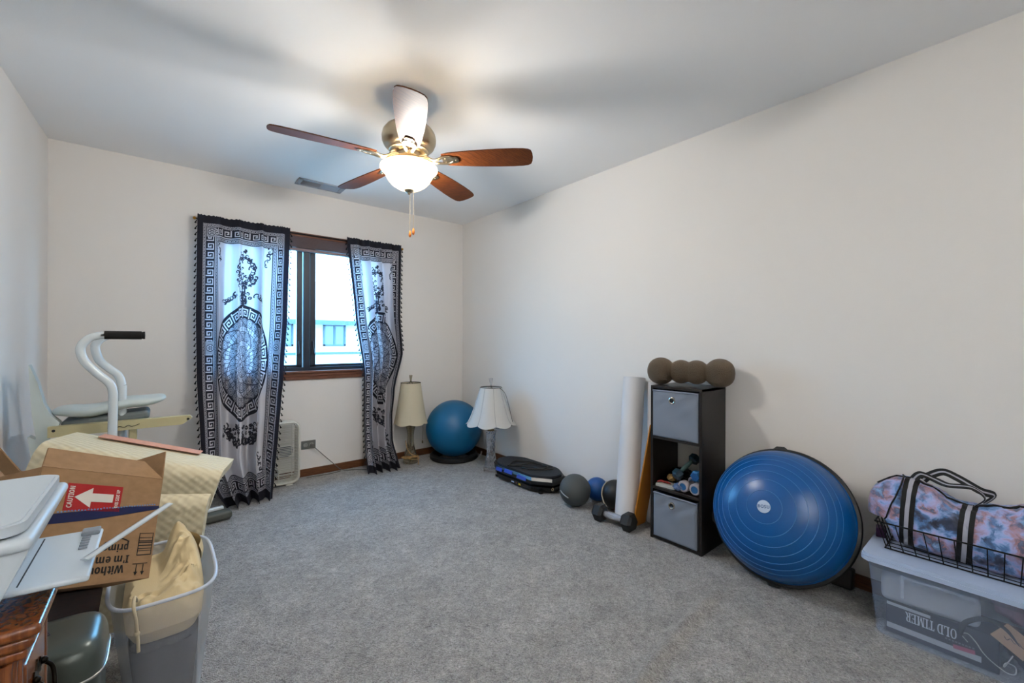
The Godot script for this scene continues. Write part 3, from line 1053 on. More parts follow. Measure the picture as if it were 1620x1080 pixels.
func outlet_and_cord() -> void:
	var t := thing("wall_outlet", "small steel outlet plate low on the wall under the window", "outlet", Vector3(-1.570, 0.268, 0.0))
	var b := MB.new()
	b.rbox(xf(0, 0, 0.003), Vector3(0.116, 0.072, 0.006), 0.002)
	part(t, "cover_plate", b, mat("steel_plate", Color(0.48, 0.48, 0.46), 0.4, 0.7))
	for s in [-1, 1]:
		b = MB.new()
		b.prism(xf(s * 0.024, 0, 0.0065), round_rect(0.034, 0.03, 0.012), 0.003)
		var so := part(t, "socket", b, mat("socket_plastic", Color(0.62, 0.62, 0.59), 0.5))
		b = MB.new()
		for k in [-1, 1]: b.box(xf(s * 0.024, k * 0.006, 0.0082), Vector3(0.008, 0.002, 0.001))
		b.box(xf(s * 0.024 + 0.009, 0, 0.0082), Vector3(0.004, 0.004, 0.001))
		part(so, "slot", b, mat("socket_slot", Color(0.03, 0.03, 0.03), 0.7))
	var cord := mat("grey_cord", Color(0.42, 0.41, 0.39), 0.6)
	b = MB.new()
	var pl := Vector3(-1.545, 0.262, 0.0)
	b.rbox(xf(pl.x, pl.y, 0.02), Vector3(0.026, 0.024, 0.026), 0.005)
	b.tube(smooth([Vector3(-1.545, 0.258, 0.03), Vector3(-1.52, 0.235, 0.04), Vector3(-1.45, 0.16, 0.035), Vector3(-1.36, 0.065, 0.035), Vector3(-1.315, 0.02, 0.05), Vector3(-1.26, 0.004, 0.06), Vector3(-1.19, 0.004, 0.09), Vector3(-1.12, 0.004, 0.16)], 6), 0.0035, 6)
	b.tube(smooth([Vector3(-1.315, 0.004, 0.05), Vector3(-1.42, 0.004, 0.075), Vector3(-1.52, 0.004, 0.06), Vector3(-1.60, 0.004, 0.07)], 6), 0.0035, 6)
	single("power_cord", b, cord, "thin grey cord running from the wall outlet along the carpet", "cord")

func table_lamps() -> void:
	var cream := mat("cream_shade", Color(0.80, 0.76, 0.66), 0.85)
	cream.backlight_enabled = true; cream.backlight = Color(0.5, 0.48, 0.42)
	var pale := mat("pale_shade", Color(0.78, 0.775, 0.76), 0.85)
	pale.backlight_enabled = true; pale.backlight = Color(0.5, 0.5, 0.5)
	var smoke := mat("smoked_glass", Color(0.80, 0.76, 0.66, 0.12), 0.05)
	smoke.transparency = BaseMaterial3D.TRANSPARENCY_ALPHA
	smoke.refraction_enabled = true; smoke.refraction_scale = 0.05
	var crystal := mat("cut_crystal", Color(0.93, 0.94, 0.97, 0.06), 0.04)
	crystal.transparency = BaseMaterial3D.TRANSPARENCY_ALPHA
	crystal.refraction_enabled = true; crystal.refraction_scale = 0.05
	mat("lamp_brass", Color(0.42, 0.36, 0.24), 0.35, 1.0)
	mat("lamp_wire", Color(0.13, 0.12, 0.11), 0.45, 0.6)
	# cream one by the curtain
	var t := thing("table_lamp", "table lamp with a plain cream shade and smoked glass base near the curtain", "lamp", Vector3(-0.706, 0, 0.190))
	var b := MB.new()
	b.lathe(Transform3D(), [Vector2(0, 0.0), Vector2(0.062, 0.0), Vector2(0.068, 0.012), Vector2(0.066, 0.05), Vector2(0.058, 0.085), Vector2(0.046, 0.12), Vector2(0.036, 0.16), Vector2(0.031, 0.20), Vector2(0.031, 0.27), Vector2(0.036, 0.31), Vector2(0.046, 0.345), Vector2(0.058, 0.372), Vector2(0.05, 0.376), Vector2(0, 0.376)], 40)
	part(t, "glass_base", b, smoke)
	b = MB.new()
	b.lathe(Transform3D(), [Vector2(0.0, 0.012), Vector2(0.007, 0.012), Vector2(0.007, 0.372), Vector2(0, 0.372)], 12)
	b.lathe(xf(0, 0.376, 0), [Vector2(0, 0), Vector2(0.03, 0), Vector2(0.03, 0.008), Vector2(0.014, 0.012), Vector2(0.016, 0.06), Vector2(0, 0.06)], 16)
	part(t, "stem", b, M.lamp_brass)
	b = MB.new()
	var n := 8
	b.grid(func(s: float, v: float) -> Vector3:
		var a := TAU * s
		var sc: float = absf(sin(a * 3.0))
		var r := lerpf(0.150, 0.094, pow(v, 0.85)) + 0.010 * (1.0 - v) * (1.0 - v) * sc
		var y := lerpf(0.385, 0.765, v) - 0.012 * (1.0 - v) * sc
		return Vector3(r * cos(a), y, r * sin(a)), 96, 14, true, true)
	part(t, "lamp_shade", b, cream)
	harp(t, 0.765, 0.094, 0.436)
	b = MB.new()
	b.lathe(xf(0, 0.775, 0), [Vector2(0, 0), Vector2(0.009, 0), Vector2(0.008, 0.012), Vector2(0.016, 0.055), Vector2(0.017, 0.062), Vector2(0, 0.064)], 8, 2.0)
	part(t, "finial", b, smoke)
	b = MB.new()
	b.tube(smooth([Vector3(0.10, 0.385, 0.05), Vector3(0.102, 0.30, 0.052), Vector3(0.10, 0.215, 0.05)], 3), 0.0016, 5)
	b.lathe(xf(0.10, 0.19, 0.05), [Vector2(0, -0.012), Vector2(0.007, -0.008), Vector2(0.005, 0.012), Vector2(0, 0.024)], 10)
	part(t, "pull_chain", b, M.lamp_brass)
	# its flex wound about the foot
	b = MB.new()
	var rng := RandomNumberGenerator.new()
	rng.seed = 3
	var pts := [Vector3(-0.10, 0.245, 0.10), Vector3(-0.085, 0.17, 0.10), Vector3(-0.045, 0.11, 0.095), Vector3(0.0, 0.085, 0.085)]
	for k in 14:
		var a := 1.3 + k * 1.15
		pts.append(Vector3(cos(a) * (0.078 + 0.008 * rng.randf()), 0.03 + 0.05 * rng.randf(), sin(a) * (0.078 + 0.008 * rng.randf())))
	pts.append_array([Vector3(0.02, 0.07, 0.085), Vector3(0.03, 0.03, 0.10), Vector3(0.02, 0.004, 0.12)])
	b.tube(smooth(pts, 6), 0.0035, 6)
	part(t, "flex", b, mat("tan_flex", Color(0.72, 0.56, 0.34), 0.6), "tan cord wound about the foot")
	# bell shade one by the wall
	t = thing("table_lamp", "table lamp with a panelled white bell shade and cut crystal base", "lamp", Vector3(-0.252, 0, 0.866), 0.35)
	b = MB.new()
	b.grid(func(s: float, v: float) -> Vector3:
		var a := TAU * s
		var facet: float = 1.0 + 0.10 * sin(a * 10.0 + v * 9.0) * sin(v * 15.0) + 0.05 * sin(a * 20.0 - v * 20.0)
		var r: float = edge([[1.0, 0.050], [0.9, 0.040], [0.55, 0.034], [0.35, 0.037], [0.12, 0.050], [0.0, 0.054]], v) * facet
		return Vector3(r * cos(a), 0.035 + 0.325 * v, r * sin(a)), 60, 40, true, true)
	b.lathe(xf(0, 0.36, 0), [Vector2(0.05, 0.0), Vector2(0.0, 0.001)], 30)
	b.rbox(xf(0, 0.018, 0, 20), Vector3(0.118, 0.034, 0.118), 0.008)
	part(t, "crystal_base", b, crystal)
	b = MB.new()
	b.lathe(xf(0, 0.361, 0), [Vector2(0, 0), Vector2(0.032, 0), Vector2(0.03, 0.010), Vector2(0.014, 0.014), Vector2(0.016, 0.07), Vector2(0, 0.07)], 16)
	part(t, "socket", b, M.lamp_brass)
	b = MB.new()
	b.grid(func(s: float, v: float) -> Vector3:
		var a := TAU * s
		var fr := fposmod(s * 8.0, 1.0)
		var belly: float = 4.0 * fr * (1.0 - fr)
		var r := lerpf(0.214, 0.098, pow(v, 0.66)) + 0.018 * belly * (1.0 - v)
		var y := lerpf(0.432, 0.748, v) - 0.020 * belly * pow(1.0 - v, 3.0)
		return Vector3(r * cos(a), y, r * sin(a)), 96, 18, true, true)
	var sh := part(t, "lamp_shade", b, pale)
	for k in 8:
		b = MB.new()
		var line := []
		for i in 13:
			var v := i / 12.0
			var r := lerpf(0.214, 0.098, pow(v, 0.66)) + 0.0012
			var a := TAU * k / 8.0
			line.append(Vector3(r * cos(a), lerpf(0.432, 0.748, v), r * sin(a)))
		b.tube(line, 0.0022, 6)
		part(sh, "seam", b, mm("shade_braid", Color(0.66, 0.66, 0.66), 0.8))
	harp(t, 0.748, 0.098, 0.43)
	b = MB.new()
	b.lathe(xf(0, 0.762, 0), [Vector2(0, 0), Vector2(0.010, 0), Vector2(0.008, 0.010), Vector2(0.017, 0.056), Vector2(0.018, 0.068), Vector2(0, 0.070)], 8, 2.0)
	part(t, "finial", b, crystal)
	b = MB.new()
	b.tube(smooth([Vector3(-0.02, 0.752, 0.10), Vector3(0.035, 0.70, 0.125), Vector3(0.05, 0.60, 0.155), Vector3(0.045, 0.50, 0.185), Vector3(0.05, 0.425, 0.205)], 6), 0.0022, 6)
	b.tube(smooth([Vector3(0.05, 0.425, 0.205), Vector3(0.04, 0.38, 0.12), Vector3(0.03, 0.375, 0.03)], 5), 0.0022, 6)
	part(t, "flex", b, M.lamp_wire, "thin dark wire hanging over the shade")

func harp(t: Node3D, y: float, r: float, low: float) -> void:
	var b := MB.new()
	var ring := []
	for k in 32: ring.append(Vector3(r * cos(TAU * k / 32), y, r * sin(TAU * k / 32)))
	b.tube(ring, 0.0022, 6, true)
	for k in 3:
		var a := TAU * k / 3 + 0.4
		b.tube([Vector3(r * cos(a), y, r * sin(a)), Vector3(0, y + 0.006, 0)], 0.002, 5)
	b.tube(smooth([Vector3(-0.03, low, 0), Vector3(-0.055, (low + y) / 2, 0), Vector3(-0.03, y - 0.03, 0), Vector3(0, y + 0.004, 0), Vector3(0.03, y - 0.03, 0), Vector3(0.055, (low + y) / 2, 0), Vector3(0.03, low, 0)], 5), 0.002, 5)
	part(t, "harp", b, M.lamp_wire)

func stability_ball() -> void:
	var rubber := mat("teal_rubber", Color(0.0, 0.36, 0.53), 0.42)
	relief(rubber, noise_tex(0.05, 256, [], 8, 2), 0.03)
	triplanar(rubber, Vector3(2, 2, 2))
	var t := thing("exercise_ball", "large teal blue exercise ball resting in the corner", "ball", Vector3(-0.290, 0.0, 0.302))
	var b := MB.new()
	b.ball(xf(0, 0.296, 0), 0.277, 64)
	part(t, "ball", b, rubber)
	b = MB.new()
	b.lathe(xf(0, 0.296, 0, 60, 60), [Vector2(0.014, 0.2762), Vector2(0.010, 0.2795), Vector2(0, 0.280)], 16)
	part(t, "plug", b, rubber)
	t = thing("ball_stand", "low black ring stand under the teal exercise ball", "stand", Vector3(-0.290, 0.0, 0.302))
	b = MB.new()
	b.lathe(Transform3D(), [Vector2(0.150, 0.004), Vector2(0.158, 0.0), Vector2(0.225, 0.0), Vector2(0.238, 0.012), Vector2(0.236, 0.040), Vector2(0.222, 0.052), Vector2(0.196, 0.052), Vector2(0.178, 0.040), Vector2(0.150, 0.020), Vector2(0.150, 0.004)], 48)
	part(t, "ring", b, mat("stand_black", Color(0.025, 0.025, 0.028), 0.5))
	b = MB.new()
	b.tube(smooth([Vector3(0.155, 0.01, 0.205), Vector3(0.170, 0.035, 0.215), Vector3(0.200, 0.060, 0.190), Vector3(0.220, 0.055, 0.160), Vector3(0.225, 0.03, 0.150)], 6), 0.007, 8)
	part(t, "clip", b, mat("grey_clip", Color(0.55, 0.55, 0.55), 0.45))

# ---------------------------------------------------------------- things along the right wall
func vibration_plate() -> void:
	var t := thing("vibration_plate", "black vibration exercise plate with blue accents and coiled cords on top", "exercise plate", Vector3(-0.20, 0, 1.31))
	var gloss := mat("plate_black", Color(0.015, 0.015, 0.018), 0.26)
	var pad := mat("plate_pad", Color(0.105, 0.12, 0.145), 0.65)
	relief(pad, noise_tex(0.09, 256, [], 31, 2), 0.25)
	triplanar(pad, Vector3(9, 9, 9))
	var oct := func(w: float, l: float, c: float) -> PackedVector2Array:
		return PackedVector2Array([Vector2(-w, -l + c * 1.5), Vector2(-w + c, -l), Vector2(w - c, -l), Vector2(w, -l + c * 1.5), Vector2(w, l - c * 1.5), Vector2(w - c, l), Vector2(-w + c, l), Vector2(-w, l - c * 1.5)])
	# base and body as stacked chamfered octagons
	var b := MB.new()
	var lay := [[0.012, 0.150, 0.335], [0.050, 0.162, 0.350], [0.054, 0.150, 0.338], [0.066, 0.158, 0.352], [0.098, 0.168, 0.362], [0.118, 0.156, 0.350]]
	loft(b, oct, lay)
	part(t, "body", b, gloss)
	b = MB.new()
	b.prism(xf(0, 0.125, 0, 0, 90), rounded(oct.call(0.146, 0.338, 0.085), 0.05), 0.014)
	part(t, "foot_pad", b, pad, "dark grey textured standing pad")
	var blue := mat("plate_blue", Color(0.02, 0.19, 0.62), 0.22)
	blue.clearcoat_enabled = true
	for q in [[-0.175, 0.085, 0.104], [-0.055, 0.10, 0.112], [0.110, 0.11, 0.104]]:
		b = MB.new()
		b.rbox(xf(-0.166, q[2] - 0.012, q[0], 0, 0, -22), Vector3(0.008, 0.030, q[1]), 0.003)
		part(t, "blue_inset", b, blue)
	b = MB.new()
	b.rbox(xf(-0.1555, 0.034, -0.01), Vector3(0.003, 0.020, 0.034), 0.001)
	part(t, "white_sticker", b, mat("sticker_white", Color(0.72, 0.74, 0.82), 0.5))
	b = MB.new()
	b.rbox(xf(-0.1560, 0.032, 0.075), Vector3(0.003, 0.022, 0.024), 0.001)
	part(t, "yellow_sticker", b, mat("sticker_yellow", Color(0.82, 0.72, 0.05), 0.5))
	b = MB.new()
	b.rbox(xf(-0.1555, 0.032, 0.035), Vector3(0.003, 0.012, 0.008), 0.001)
	part(t, "red_light_dot", b, mat("sticker_red", Color(0.55, 0.05, 0.06), 0.5))
	for q in [[-0.11, -0.27], [0.11, -0.27], [-0.11, 0.27], [0.11, 0.27]]:
		b = MB.new()
		b.lathe(xf(q[0], 0, q[1]), [Vector2(0, 0), Vector2(0.018, 0), Vector2(0.02, 0.014), Vector2(0, 0.014)], 12)
		part(t, "foot", b, M.stand_black)
	b = MB.new()
	var ring := []
	for k in 12: ring.append(Vector3(-0.060 + 0.010 * cos(TAU * k / 12), 0.040, 0.345) + Vector3(0, 0.010 * sin(TAU * k / 12), 0.004))
	b.tube(ring, 0.0025, 6, true)
	part(t, "cord_eye", b, M.chain_metal)
	# cords lying on the pad
	b = MB.new()
	var y := 0.138
	b.tube(smooth([Vector3(-0.13, y, -0.09), Vector3(-0.06, y + 0.008, -0.02), Vector3(0.02, y + 0.012, 0.02), Vector3(0.07, y + 0.01, 0.08), Vector3(0.075, y + 0.008, 0.15), Vector3(0.03, y + 0.012, 0.19), Vector3(-0.02, y + 0.008, 0.15), Vector3(-0.03, y + 0.006, 0.09), Vector3(-0.07, y + 0.004, 0.02), Vector3(-0.13, y, -0.085)], 8), 0.0055, 8)
	b.tube(smooth([Vector3(-0.125, y, -0.095), Vector3(-0.02, y + 0.004, -0.14), Vector3(0.06, y + 0.004, -0.05), Vector3(0.09, y + 0.004, 0.05), Vector3(0.06, y + 0.008, 0.13), Vector3(0.09, y + 0.012, 0.20), Vector3(0.045, y + 0.01, 0.235), Vector3(-0.02, y + 0.006, 0.17), Vector3(-0.08, y + 0.004, 0.10), Vector3(-0.10, y + 0.002, 0.03)], 8), 0.0055, 8)
	b.rbox(xf(-0.132, y + 0.001, -0.09, 30), Vector3(0.03, 0.014, 0.02), 0.004)
	var c := single("resistance_cord", b, mat("cord_black", Color(0.012, 0.012, 0.014), 0.45), "looped black resistance cord lying on the vibration plate", "cord", Vector3(-0.20, 0, 1.31))
	c.name = c.name

func loft(b: MB, shape: Callable, lay: Array) -> void:
	for k in lay.size() - 1:
		var p: PackedVector2Array = shape.call(lay[k][1], lay[k][2], 0.09)
		var q: PackedVector2Array = shape.call(lay[k + 1][1], lay[k + 1][2], 0.09)
		for i in p.size():
			var j := (i + 1) % p.size()
			var mid := (p[i] + p[j]) * 0.5
			var up := 0.0 if lay[k][1] <= lay[k + 1][1] else 0.03
			b.face(Vector3(p[i].x, lay[k][0], p[i].y), Vector3(p[j].x, lay[k][0], p[j].y), Vector3(q[j].x, lay[k + 1][0], q[j].y), Vector3(q[i].x, lay[k + 1][0], q[i].y), Vector3(mid.x, up, mid.y))
	for e in [0, lay.size() - 1]:
		b.prism(xf(0, lay[e][0], 0, 0, 90), shape.call(lay[e][1], lay[e][2], 0.09), 0.0004)

func rounded(p: PackedVector2Array, r: float) -> PackedVector2Array:
	var o := PackedVector2Array()
	var c := p.size()
	for i in c:
		var a := (p[(i - 1 + c) % c] - p[i]).normalized()
		var d := (p[(i + 1) % c] - p[i]).normalized()
		for k in 5:
			var t := k / 4.0
			o.append((p[i] + a * r).lerp(p[i], t).lerp(p[i].lerp(p[i] + d * r, t), t))
	return o

func medicine_balls() -> void:
	var b := MB.new()
	var g := mat("grey_rubber", Color(0.25, 0.265, 0.265), 0.6)
	var t := thing("medicine_ball", "dark grey green medicine ball with a faded white mark", "ball", Vector3(-0.286, 0, 1.908), 0.0, "weighted balls on the floor")
	b.ball(xf(0, 0.110, 0), 0.110, 48)
	part(t, "ball", b, g)
	b = MB.new()
	var ln := []
	for k in 13:
		var a := deg_to_rad(163 + k * 3.4)
		var d := Vector3(cos(a) * 0.98, -0.22 + 0.024 * k, sin(a) * 0.98).normalized()
		ln.append(Vector3(0, 0.110, 0) + d * 0.1102)
	b.tube(ln, 0.0042, 6, false, 0.35, Vector3.UP)
	part(t, "printed_band", b, mat("faded_white", Color(0.62, 0.65, 0.66), 0.6))
	b = MB.new()
	b.ball(xf(0, 0.083, 0), 0.083, 40)
	single("medicine_ball", b, mat("blue_rubber", Color(0.02, 0.27, 0.52), 0.5), "small plain blue ball wedged behind the grey medicine ball", "ball", Vector3(-0.087, 0, 1.945), "weighted balls on the floor")
	t = thing("medicine_ball", "black medicine ball with a maroon band and a loop cord", "ball", Vector3(-0.116, 0, 2.132), 0.0, "weighted balls on the floor")
	b = MB.new()
	b.ball(xf(0, 0.100, 0), 0.100, 44)
	part(t, "ball", b, mat("black_rubber", Color(0.022, 0.025, 0.035), 0.5))
	b = MB.new()
	var r := []
	for k in 48: r.append(Vector3(0.1005 * cos(TAU * k / 48), 0.100 + 0.1005 * sin(TAU * k / 48), 0))
	b.tube(r, 0.009, 6, true, 0.25, Vector3(0, 0, 1))
	var band := part(t, "maroon_band", b, mat("maroon_rubber", Color(0.24, 0.03, 0.09), 0.5))
	band.transform = Transform3D(Basis.from_euler(Vector3(0.3, 0.9, 0.2)), Vector3(0, 0.100, 0)) * xf(0, -0.100, 0)
	b = MB.new()
	b.tube(smooth([Vector3(-0.03, 0.185, -0.052), Vector3(-0.072, 0.16, -0.052), Vector3(-0.096, 0.115, -0.045), Vector3(-0.101, 0.07, -0.025), Vector3(-0.092, 0.04, -0.01)], 6), 0.004, 6)
	part(t, "carry_cord", b, mat("cream_cord", Color(0.70, 0.66, 0.58), 0.7))

func hex_head(b: MB, T: Transform3D, r: float, l: float) -> void:
	# six-sided head along local y with chamfered ends
	var p := [Vector2(0, -l / 2), Vector2(r * 0.72, -l / 2), Vector2(r, -l / 2 + r * 0.28), Vector2(r, l / 2 - r * 0.28), Vector2(r * 0.72, l / 2), Vector2(0, l / 2)]
	for k in p.size() - 1:
		for i in 6:
			var a := TAU * i / 6
			var c := TAU * (i + 1) / 6
			var m := (a + c) / 2
			var q: Vector2 = p[k]
			var s: Vector2 = p[k + 1]
			var tn := (s - q).normalized()
			b.face(T * Vector3(q.x * cos(a), q.y, q.x * sin(a)), T * Vector3(q.x * cos(c), q.y, q.x * sin(c)), T * Vector3(s.x * cos(c), s.y, s.x * sin(c)), T * Vector3(s.x * cos(a), s.y, s.x * sin(a)), T.basis * Vector3(tn.y * cos(m), -tn.x, tn.y * sin(m)))

func dumbbell(called: String, label: String, p: Vector3, q: Vector3, r: float, l: float, head: Material, grip: Material, knurl: bool, group := "") -> Node3D:
	var mid := (p + q) / 2
	var t := thing(called, label, "dumbbell", mid, 0.0, group)
	var d := (q - p).normalized()
	for e in [p, q]:
		var b := MB.new()
		hex_head(b, along(e - mid, d), r, l)
		part(t, "weight_head", b, head)
	var b := MB.new()
	var h := p.distance_to(q) / 2 - l * 0.3
	b.lathe(along(Vector3.ZERO, d), [Vector2(r * 0.36, -h), Vector2(r * 0.34, -h * 0.7), Vector2(r * 0.40, -h * 0.3), Vector2(r * 0.42, 0), Vector2(r * 0.40, h * 0.3), Vector2(r * 0.34, h * 0.7), Vector2(r * 0.36, h)], 20)
	part(t, "handle", b, grip)
	return t

func weights() -> void:
	var iron := mat("hex_rubber", Color(0.022, 0.022, 0.026), 0.55)
	var chrome := mat("chrome", Color(0.75, 0.75, 0.77), 0.18, 1.0)
	relief(chrome, noise_tex(0.3, 256, [], 6, 1), 0.12)
	triplanar(chrome, Vector3(20, 20, 20))
	dumbbell("hex_dumbbell", "black rubber hex dumbbell with chrome handle on the carpet", Vector3(-0.345, 0.052, 2.178), Vector3(-0.330, 0.052, 2.388), 0.059, 0.075, iron, chrome, true)

func rolls() -> void:
	var foam := mat("white_foam", Color(0.80, 0.80, 0.81), 0.75)
	var b := MB.new()
	var p0 := Vector3(-0.238, 0.0, 2.302)
	var p1 := Vector3(-0.088, 0.905, 2.262)
	var d := (p1 - p0).normalized()
	var T := along(p0 + d * 0.016, d)
	var L := p0.distance_to(p1)
	# sheet wound into a tube
	var spiral := func(s: float, v: float) -> Vector3:
		var a := s * TAU * 4.0
		var r := 0.074 - 0.0042 * s * 4.0
		return T * Vector3(r * cos(a), v * L, r * sin(a))
	b.grid(spiral, 160, 6, false)
	part(thing_at("foam_roll", "tall white rolled sheet leaning on the wall beside the cabinet", "roll", p0), "sheet", shift(b, p0), foam)
	# slimmer roll behind it
	b = MB.new()
	p0 = Vector3(-0.105, 0.0, 2.425)
	p1 = Vector3(-0.052, 0.890, 2.395)
	b.lathe(along(p0 + Vector3(0, 0.006, 0), p1 - p0), [Vector2(0.034, 0.0), Vector2(0.046, 0.0), Vector2(0.046, p0.distance_to(p1)), Vector2(0.034, p0.distance_to(p1)), Vector2(0.034, 0.0)], 28)
	part(thing_at("foam_roll", "slim white tube leaning between the big roll and cabinet", "roll", p0), "tube", shift(b, p0), M.white_foam)
	# gold board leaning on the cabinet's side
	b = MB.new()
	var g := mat("gold_board", Color(0.70, 0.44, 0.12), 0.5)
	var A := Vector3(-0.285, 0.004, 2.385)
	var B := Vector3(-0.285, 0.665, 2.508)
	var n := Vector3(0, -(B - A).z, (B - A).y).normalized() * 0.004
	var C := Vector3(-0.15, 0.50, 2.478)
	var D := Vector3(-0.15, 0.004, 2.385)
	var F := [A, D, C, B]
	for s in [-1.0, 1.0]: b.face(F[0] + n * s, F[1] + n * s, F[2] + n * s, F[3] + n * s, n * s)
	for i in 4: b.face(F[i] - n, F[(i + 1) % 4] - n, F[(i + 1) % 4] + n, F[i] + n, (F[i] + F[(i + 1) % 4]) * 0.5 - (A + C) * 0.5)
	single("gold_board", shift(b, A), g, "golden orange board leaning against the dark cabinet side", "board", A)

func thing_at(called: String, label: String, category: String, at: Vector3) -> Node3D:
	return thing(called, label, category, at)

func shift(b: MB, o: Vector3) -> MB:
	for i in b.v.size(): b.v[i] -= o
	return b

func cube_cabinet() -> void:
	var dark := wood("espresso_wood", Color(0.055, 0.042, 0.038), Color(0.115, 0.085, 0.07), Vector3(12, 0.8, 12), 0.38)
	var at := Vector3(-0.157, 0, 2.675)
	var t := thing("cube_cabinet", "narrow dark espresso cabinet of three stacked cubes against the wall", "cabinet", at)
	var W := 0.285  # along x
	var L := 0.312  # along z
	var th := 0.016
	var b := MB.new()
	for s in [-1, 1]:
		b = MB.new()
		b.rbox(xf(0, 0.4525, s * (L / 2 - th / 2)), Vector3(W, 0.905, th), 0.0015, 1)
		part(t, "side_panel", b, dark)
	for y in [0.012, 0.302, 0.600, 0.897]:
		b = MB.new()
		b.rbox(xf(0, y, 0), Vector3(W - 0.002, th, L - 2 * th + (0.0 if y < 0.85 else 2 * th)), 0.0015, 1)
		part(t, "top_panel" if y > 0.85 else ("bottom_panel" if y < 0.1 else "shelf"), b, dark)
	for p in [[0.875, 0.142], [0.605, 0.142], [0.305, 0.142]]:
		b = MB.new()
		b.lathe(xf(-W / 2 + 0.022, p[0], L / 2 + 0.0003, 0, 90), [Vector2(0.004, 0.0), Vector2(0.003, 0.001), Vector2(0, 0.001)], 10)
		part(t, "screw_cap", b, M.stand_black)
	b = MB.new()
	b.box(xf(W / 2 - 0.002, 0.157, 0), Vector3(0.003, 0.285, L - 0.02))
	part(t, "back_panel", b, dark)
	b = MB.new()
	b.box(xf(W / 2 - 0.002, 0.749, 0), Vector3(0.003, 0.285, L - 0.02))
	part(t, "back_panel", b, dark)
	# fabric bins
	var cloth := mat("bin_cloth", Color(0.46, 0.49, 0.54), 0.85)
	relief(cloth, noise_tex(0.35, 256, [], 14, 2), 0.06)
	triplanar(cloth, Vector3(5, 5, 5))
	for k in 2:
		var y0: float = [0.610, 0.022][k]
		var h: float = [0.272, 0.258][k]
		var wz: float = [0.274, 0.262][k]
		var bt := thing("fabric_bin", ["grey fabric storage bin in the top cube of the cabinet", "grey fabric storage bin in the bottom cube of the cabinet"][k], "bin", at + Vector3(0, y0, -0.002), 0.0, "fabric bins in the cube cabinet")
		b = MB.new()
		var fx := -W / 2 - 0.006
		var cyl := Vector2(-0.012, h * 0.72)
		# wrinkled front
		b.grid(func(s: float, v: float) -> Vector3:
			var z := lerpf(-wz / 2, wz / 2, s)
			var y := v * h
			var w := 0.0028 * sin(y * 34.0 + z * 25.0 + k * 2.0) * sin(z * 12.0 + 1.0 + k) + 0.0022 * sin(y * 71.0 - z * 52.0) * smoothstep(0.3, 1.0, v)
			var e := smoothstep(0, 0.03, s) * smoothstep(1, 0.97, s) * smoothstep(0, 0.03, v) * smoothstep(1, 0.97, v)
			return Vector3(fx + 0.004 * (1.0 - e) - (w + 0.003 * sin(PI * s) * sin(PI * v)) * e, y, z), 50, 50, false, false)
		for s in [-1, 1]: b.box(xf(0.0, h / 2, s * (wz / 2 - 0.002)), Vector3(W - 0.012, h, 0.003))
		b.box(xf(0.0, 0.002, 0), Vector3(W - 0.012, 0.003, wz))
		b.box(xf(W / 2 - 0.010, h / 2, 0), Vector3(0.003, h, wz))
		part(bt, "bin_body", b, cloth)
		b = MB.new()
		b.rbox(xf(fx - 0.002, h - 0.004, 0), Vector3(0.006, 0.008, wz), 0.003)
		part(bt, "hem", b, cloth)
		b = MB.new()
		var gy := h * 0.80
		var G := Transform3D(Basis(Vector3(0, 0, 1), PI / 2), Vector3(fx - 0.0045, gy, -0.012))
		b.lathe(G, [Vector2(0.0115, -0.001), Vector2(0.0125, 0.003), Vector2(0.016, 0.0045), Vector2(0.0195, 0.003), Vector2(0.0205, -0.002)], 28)
		var gr := part(bt, "grommet", b, mm("nickel_ring", Color(0.72, 0.70, 0.66), 0.25, 1.0), "round metal grommet")
		b = MB.new()
		b.lathe(G, [Vector2(0.0125, 0.0006), Vector2(0, 0.0008)], 24)
		part(gr, "finger_hole", b, M.socket_slot)
	# things on the open shelf, y 0.310
	var sy := 0.3105
	var teal := mat("teal_vinyl", Color(0.03, 0.17, 0.23), 0.5)
	var sky := mat("light_blue_vinyl", Color(0.10, 0.36, 0.56), 0.5)
	var sg := mat("sage_grip", Color(0.22, 0.32, 0.31), 0.6)
	dumbbell("small_dumbbell", "light blue vinyl dumbbell lying end on atop others on the shelf", Vector3(-0.245, sy + 0.1015, 2.776), Vector3(-0.115, sy + 0.1015, 2.778), 0.032, 0.045, sky, sg, false, "small dumbbells on the shelf")
	dumbbell("small_dumbbell", "dark teal dumbbell propped up at a slant on the shelf", Vector3(-0.262, sy + 0.092, 2.672), Vector3(-0.150, sy + 0.168, 2.712), 0.031, 0.046, teal, sg, false, "small dumbbells on the shelf")
	for k in 2:
		var z: float = [2.711, 2.779][k]
		var d := thing("small_dumbbell", ["round white rimmed dumbbell with blue end beside the blue grey trinket", "round white rimmed dumbbell with blue end under the light blue dumbbell"][k], "dumbbell", Vector3(-0.205, sy + 0.033, z), 0.0, "white rimmed dumbbells on the shelf")
		for s in [-1.0, 1.0]:
			b = MB.new()
			var T := Transform3D(Basis(Vector3(0, 0, 1), PI / 2), Vector3(s * 0.055, 0, 0))
			b.lathe(T, [Vector2(0.020, -0.020), Vector2(0.028, -0.019), Vector2(0.0325, -0.012), Vector2(0.0325, 0.012), Vector2(0.028, 0.019), Vector2(0.020, 0.020)], 28)
			part(d, "white_rim", b, mm("rim_white", Color(0.62, 0.60, 0.62), 0.5))
			b = MB.new()
			b.lathe(T, [Vector2(0.0, -0.017), Vector2(0.021, -0.017), Vector2(0.021, 0.017), Vector2(0, 0.017)], 24)
			part(d, "blue_face", b, sky)
		b = MB.new()
		b.tube([Vector3(-0.05, 0, 0), Vector3(0.05, 0, 0)], 0.013, 12)
		part(d, "handle", b, M.rim_white)
	b = MB.new()
	lump(b, Vector3(0, 0.045, 0), Vector3(0.080, 0.045, 0.064), 0.16, 9)
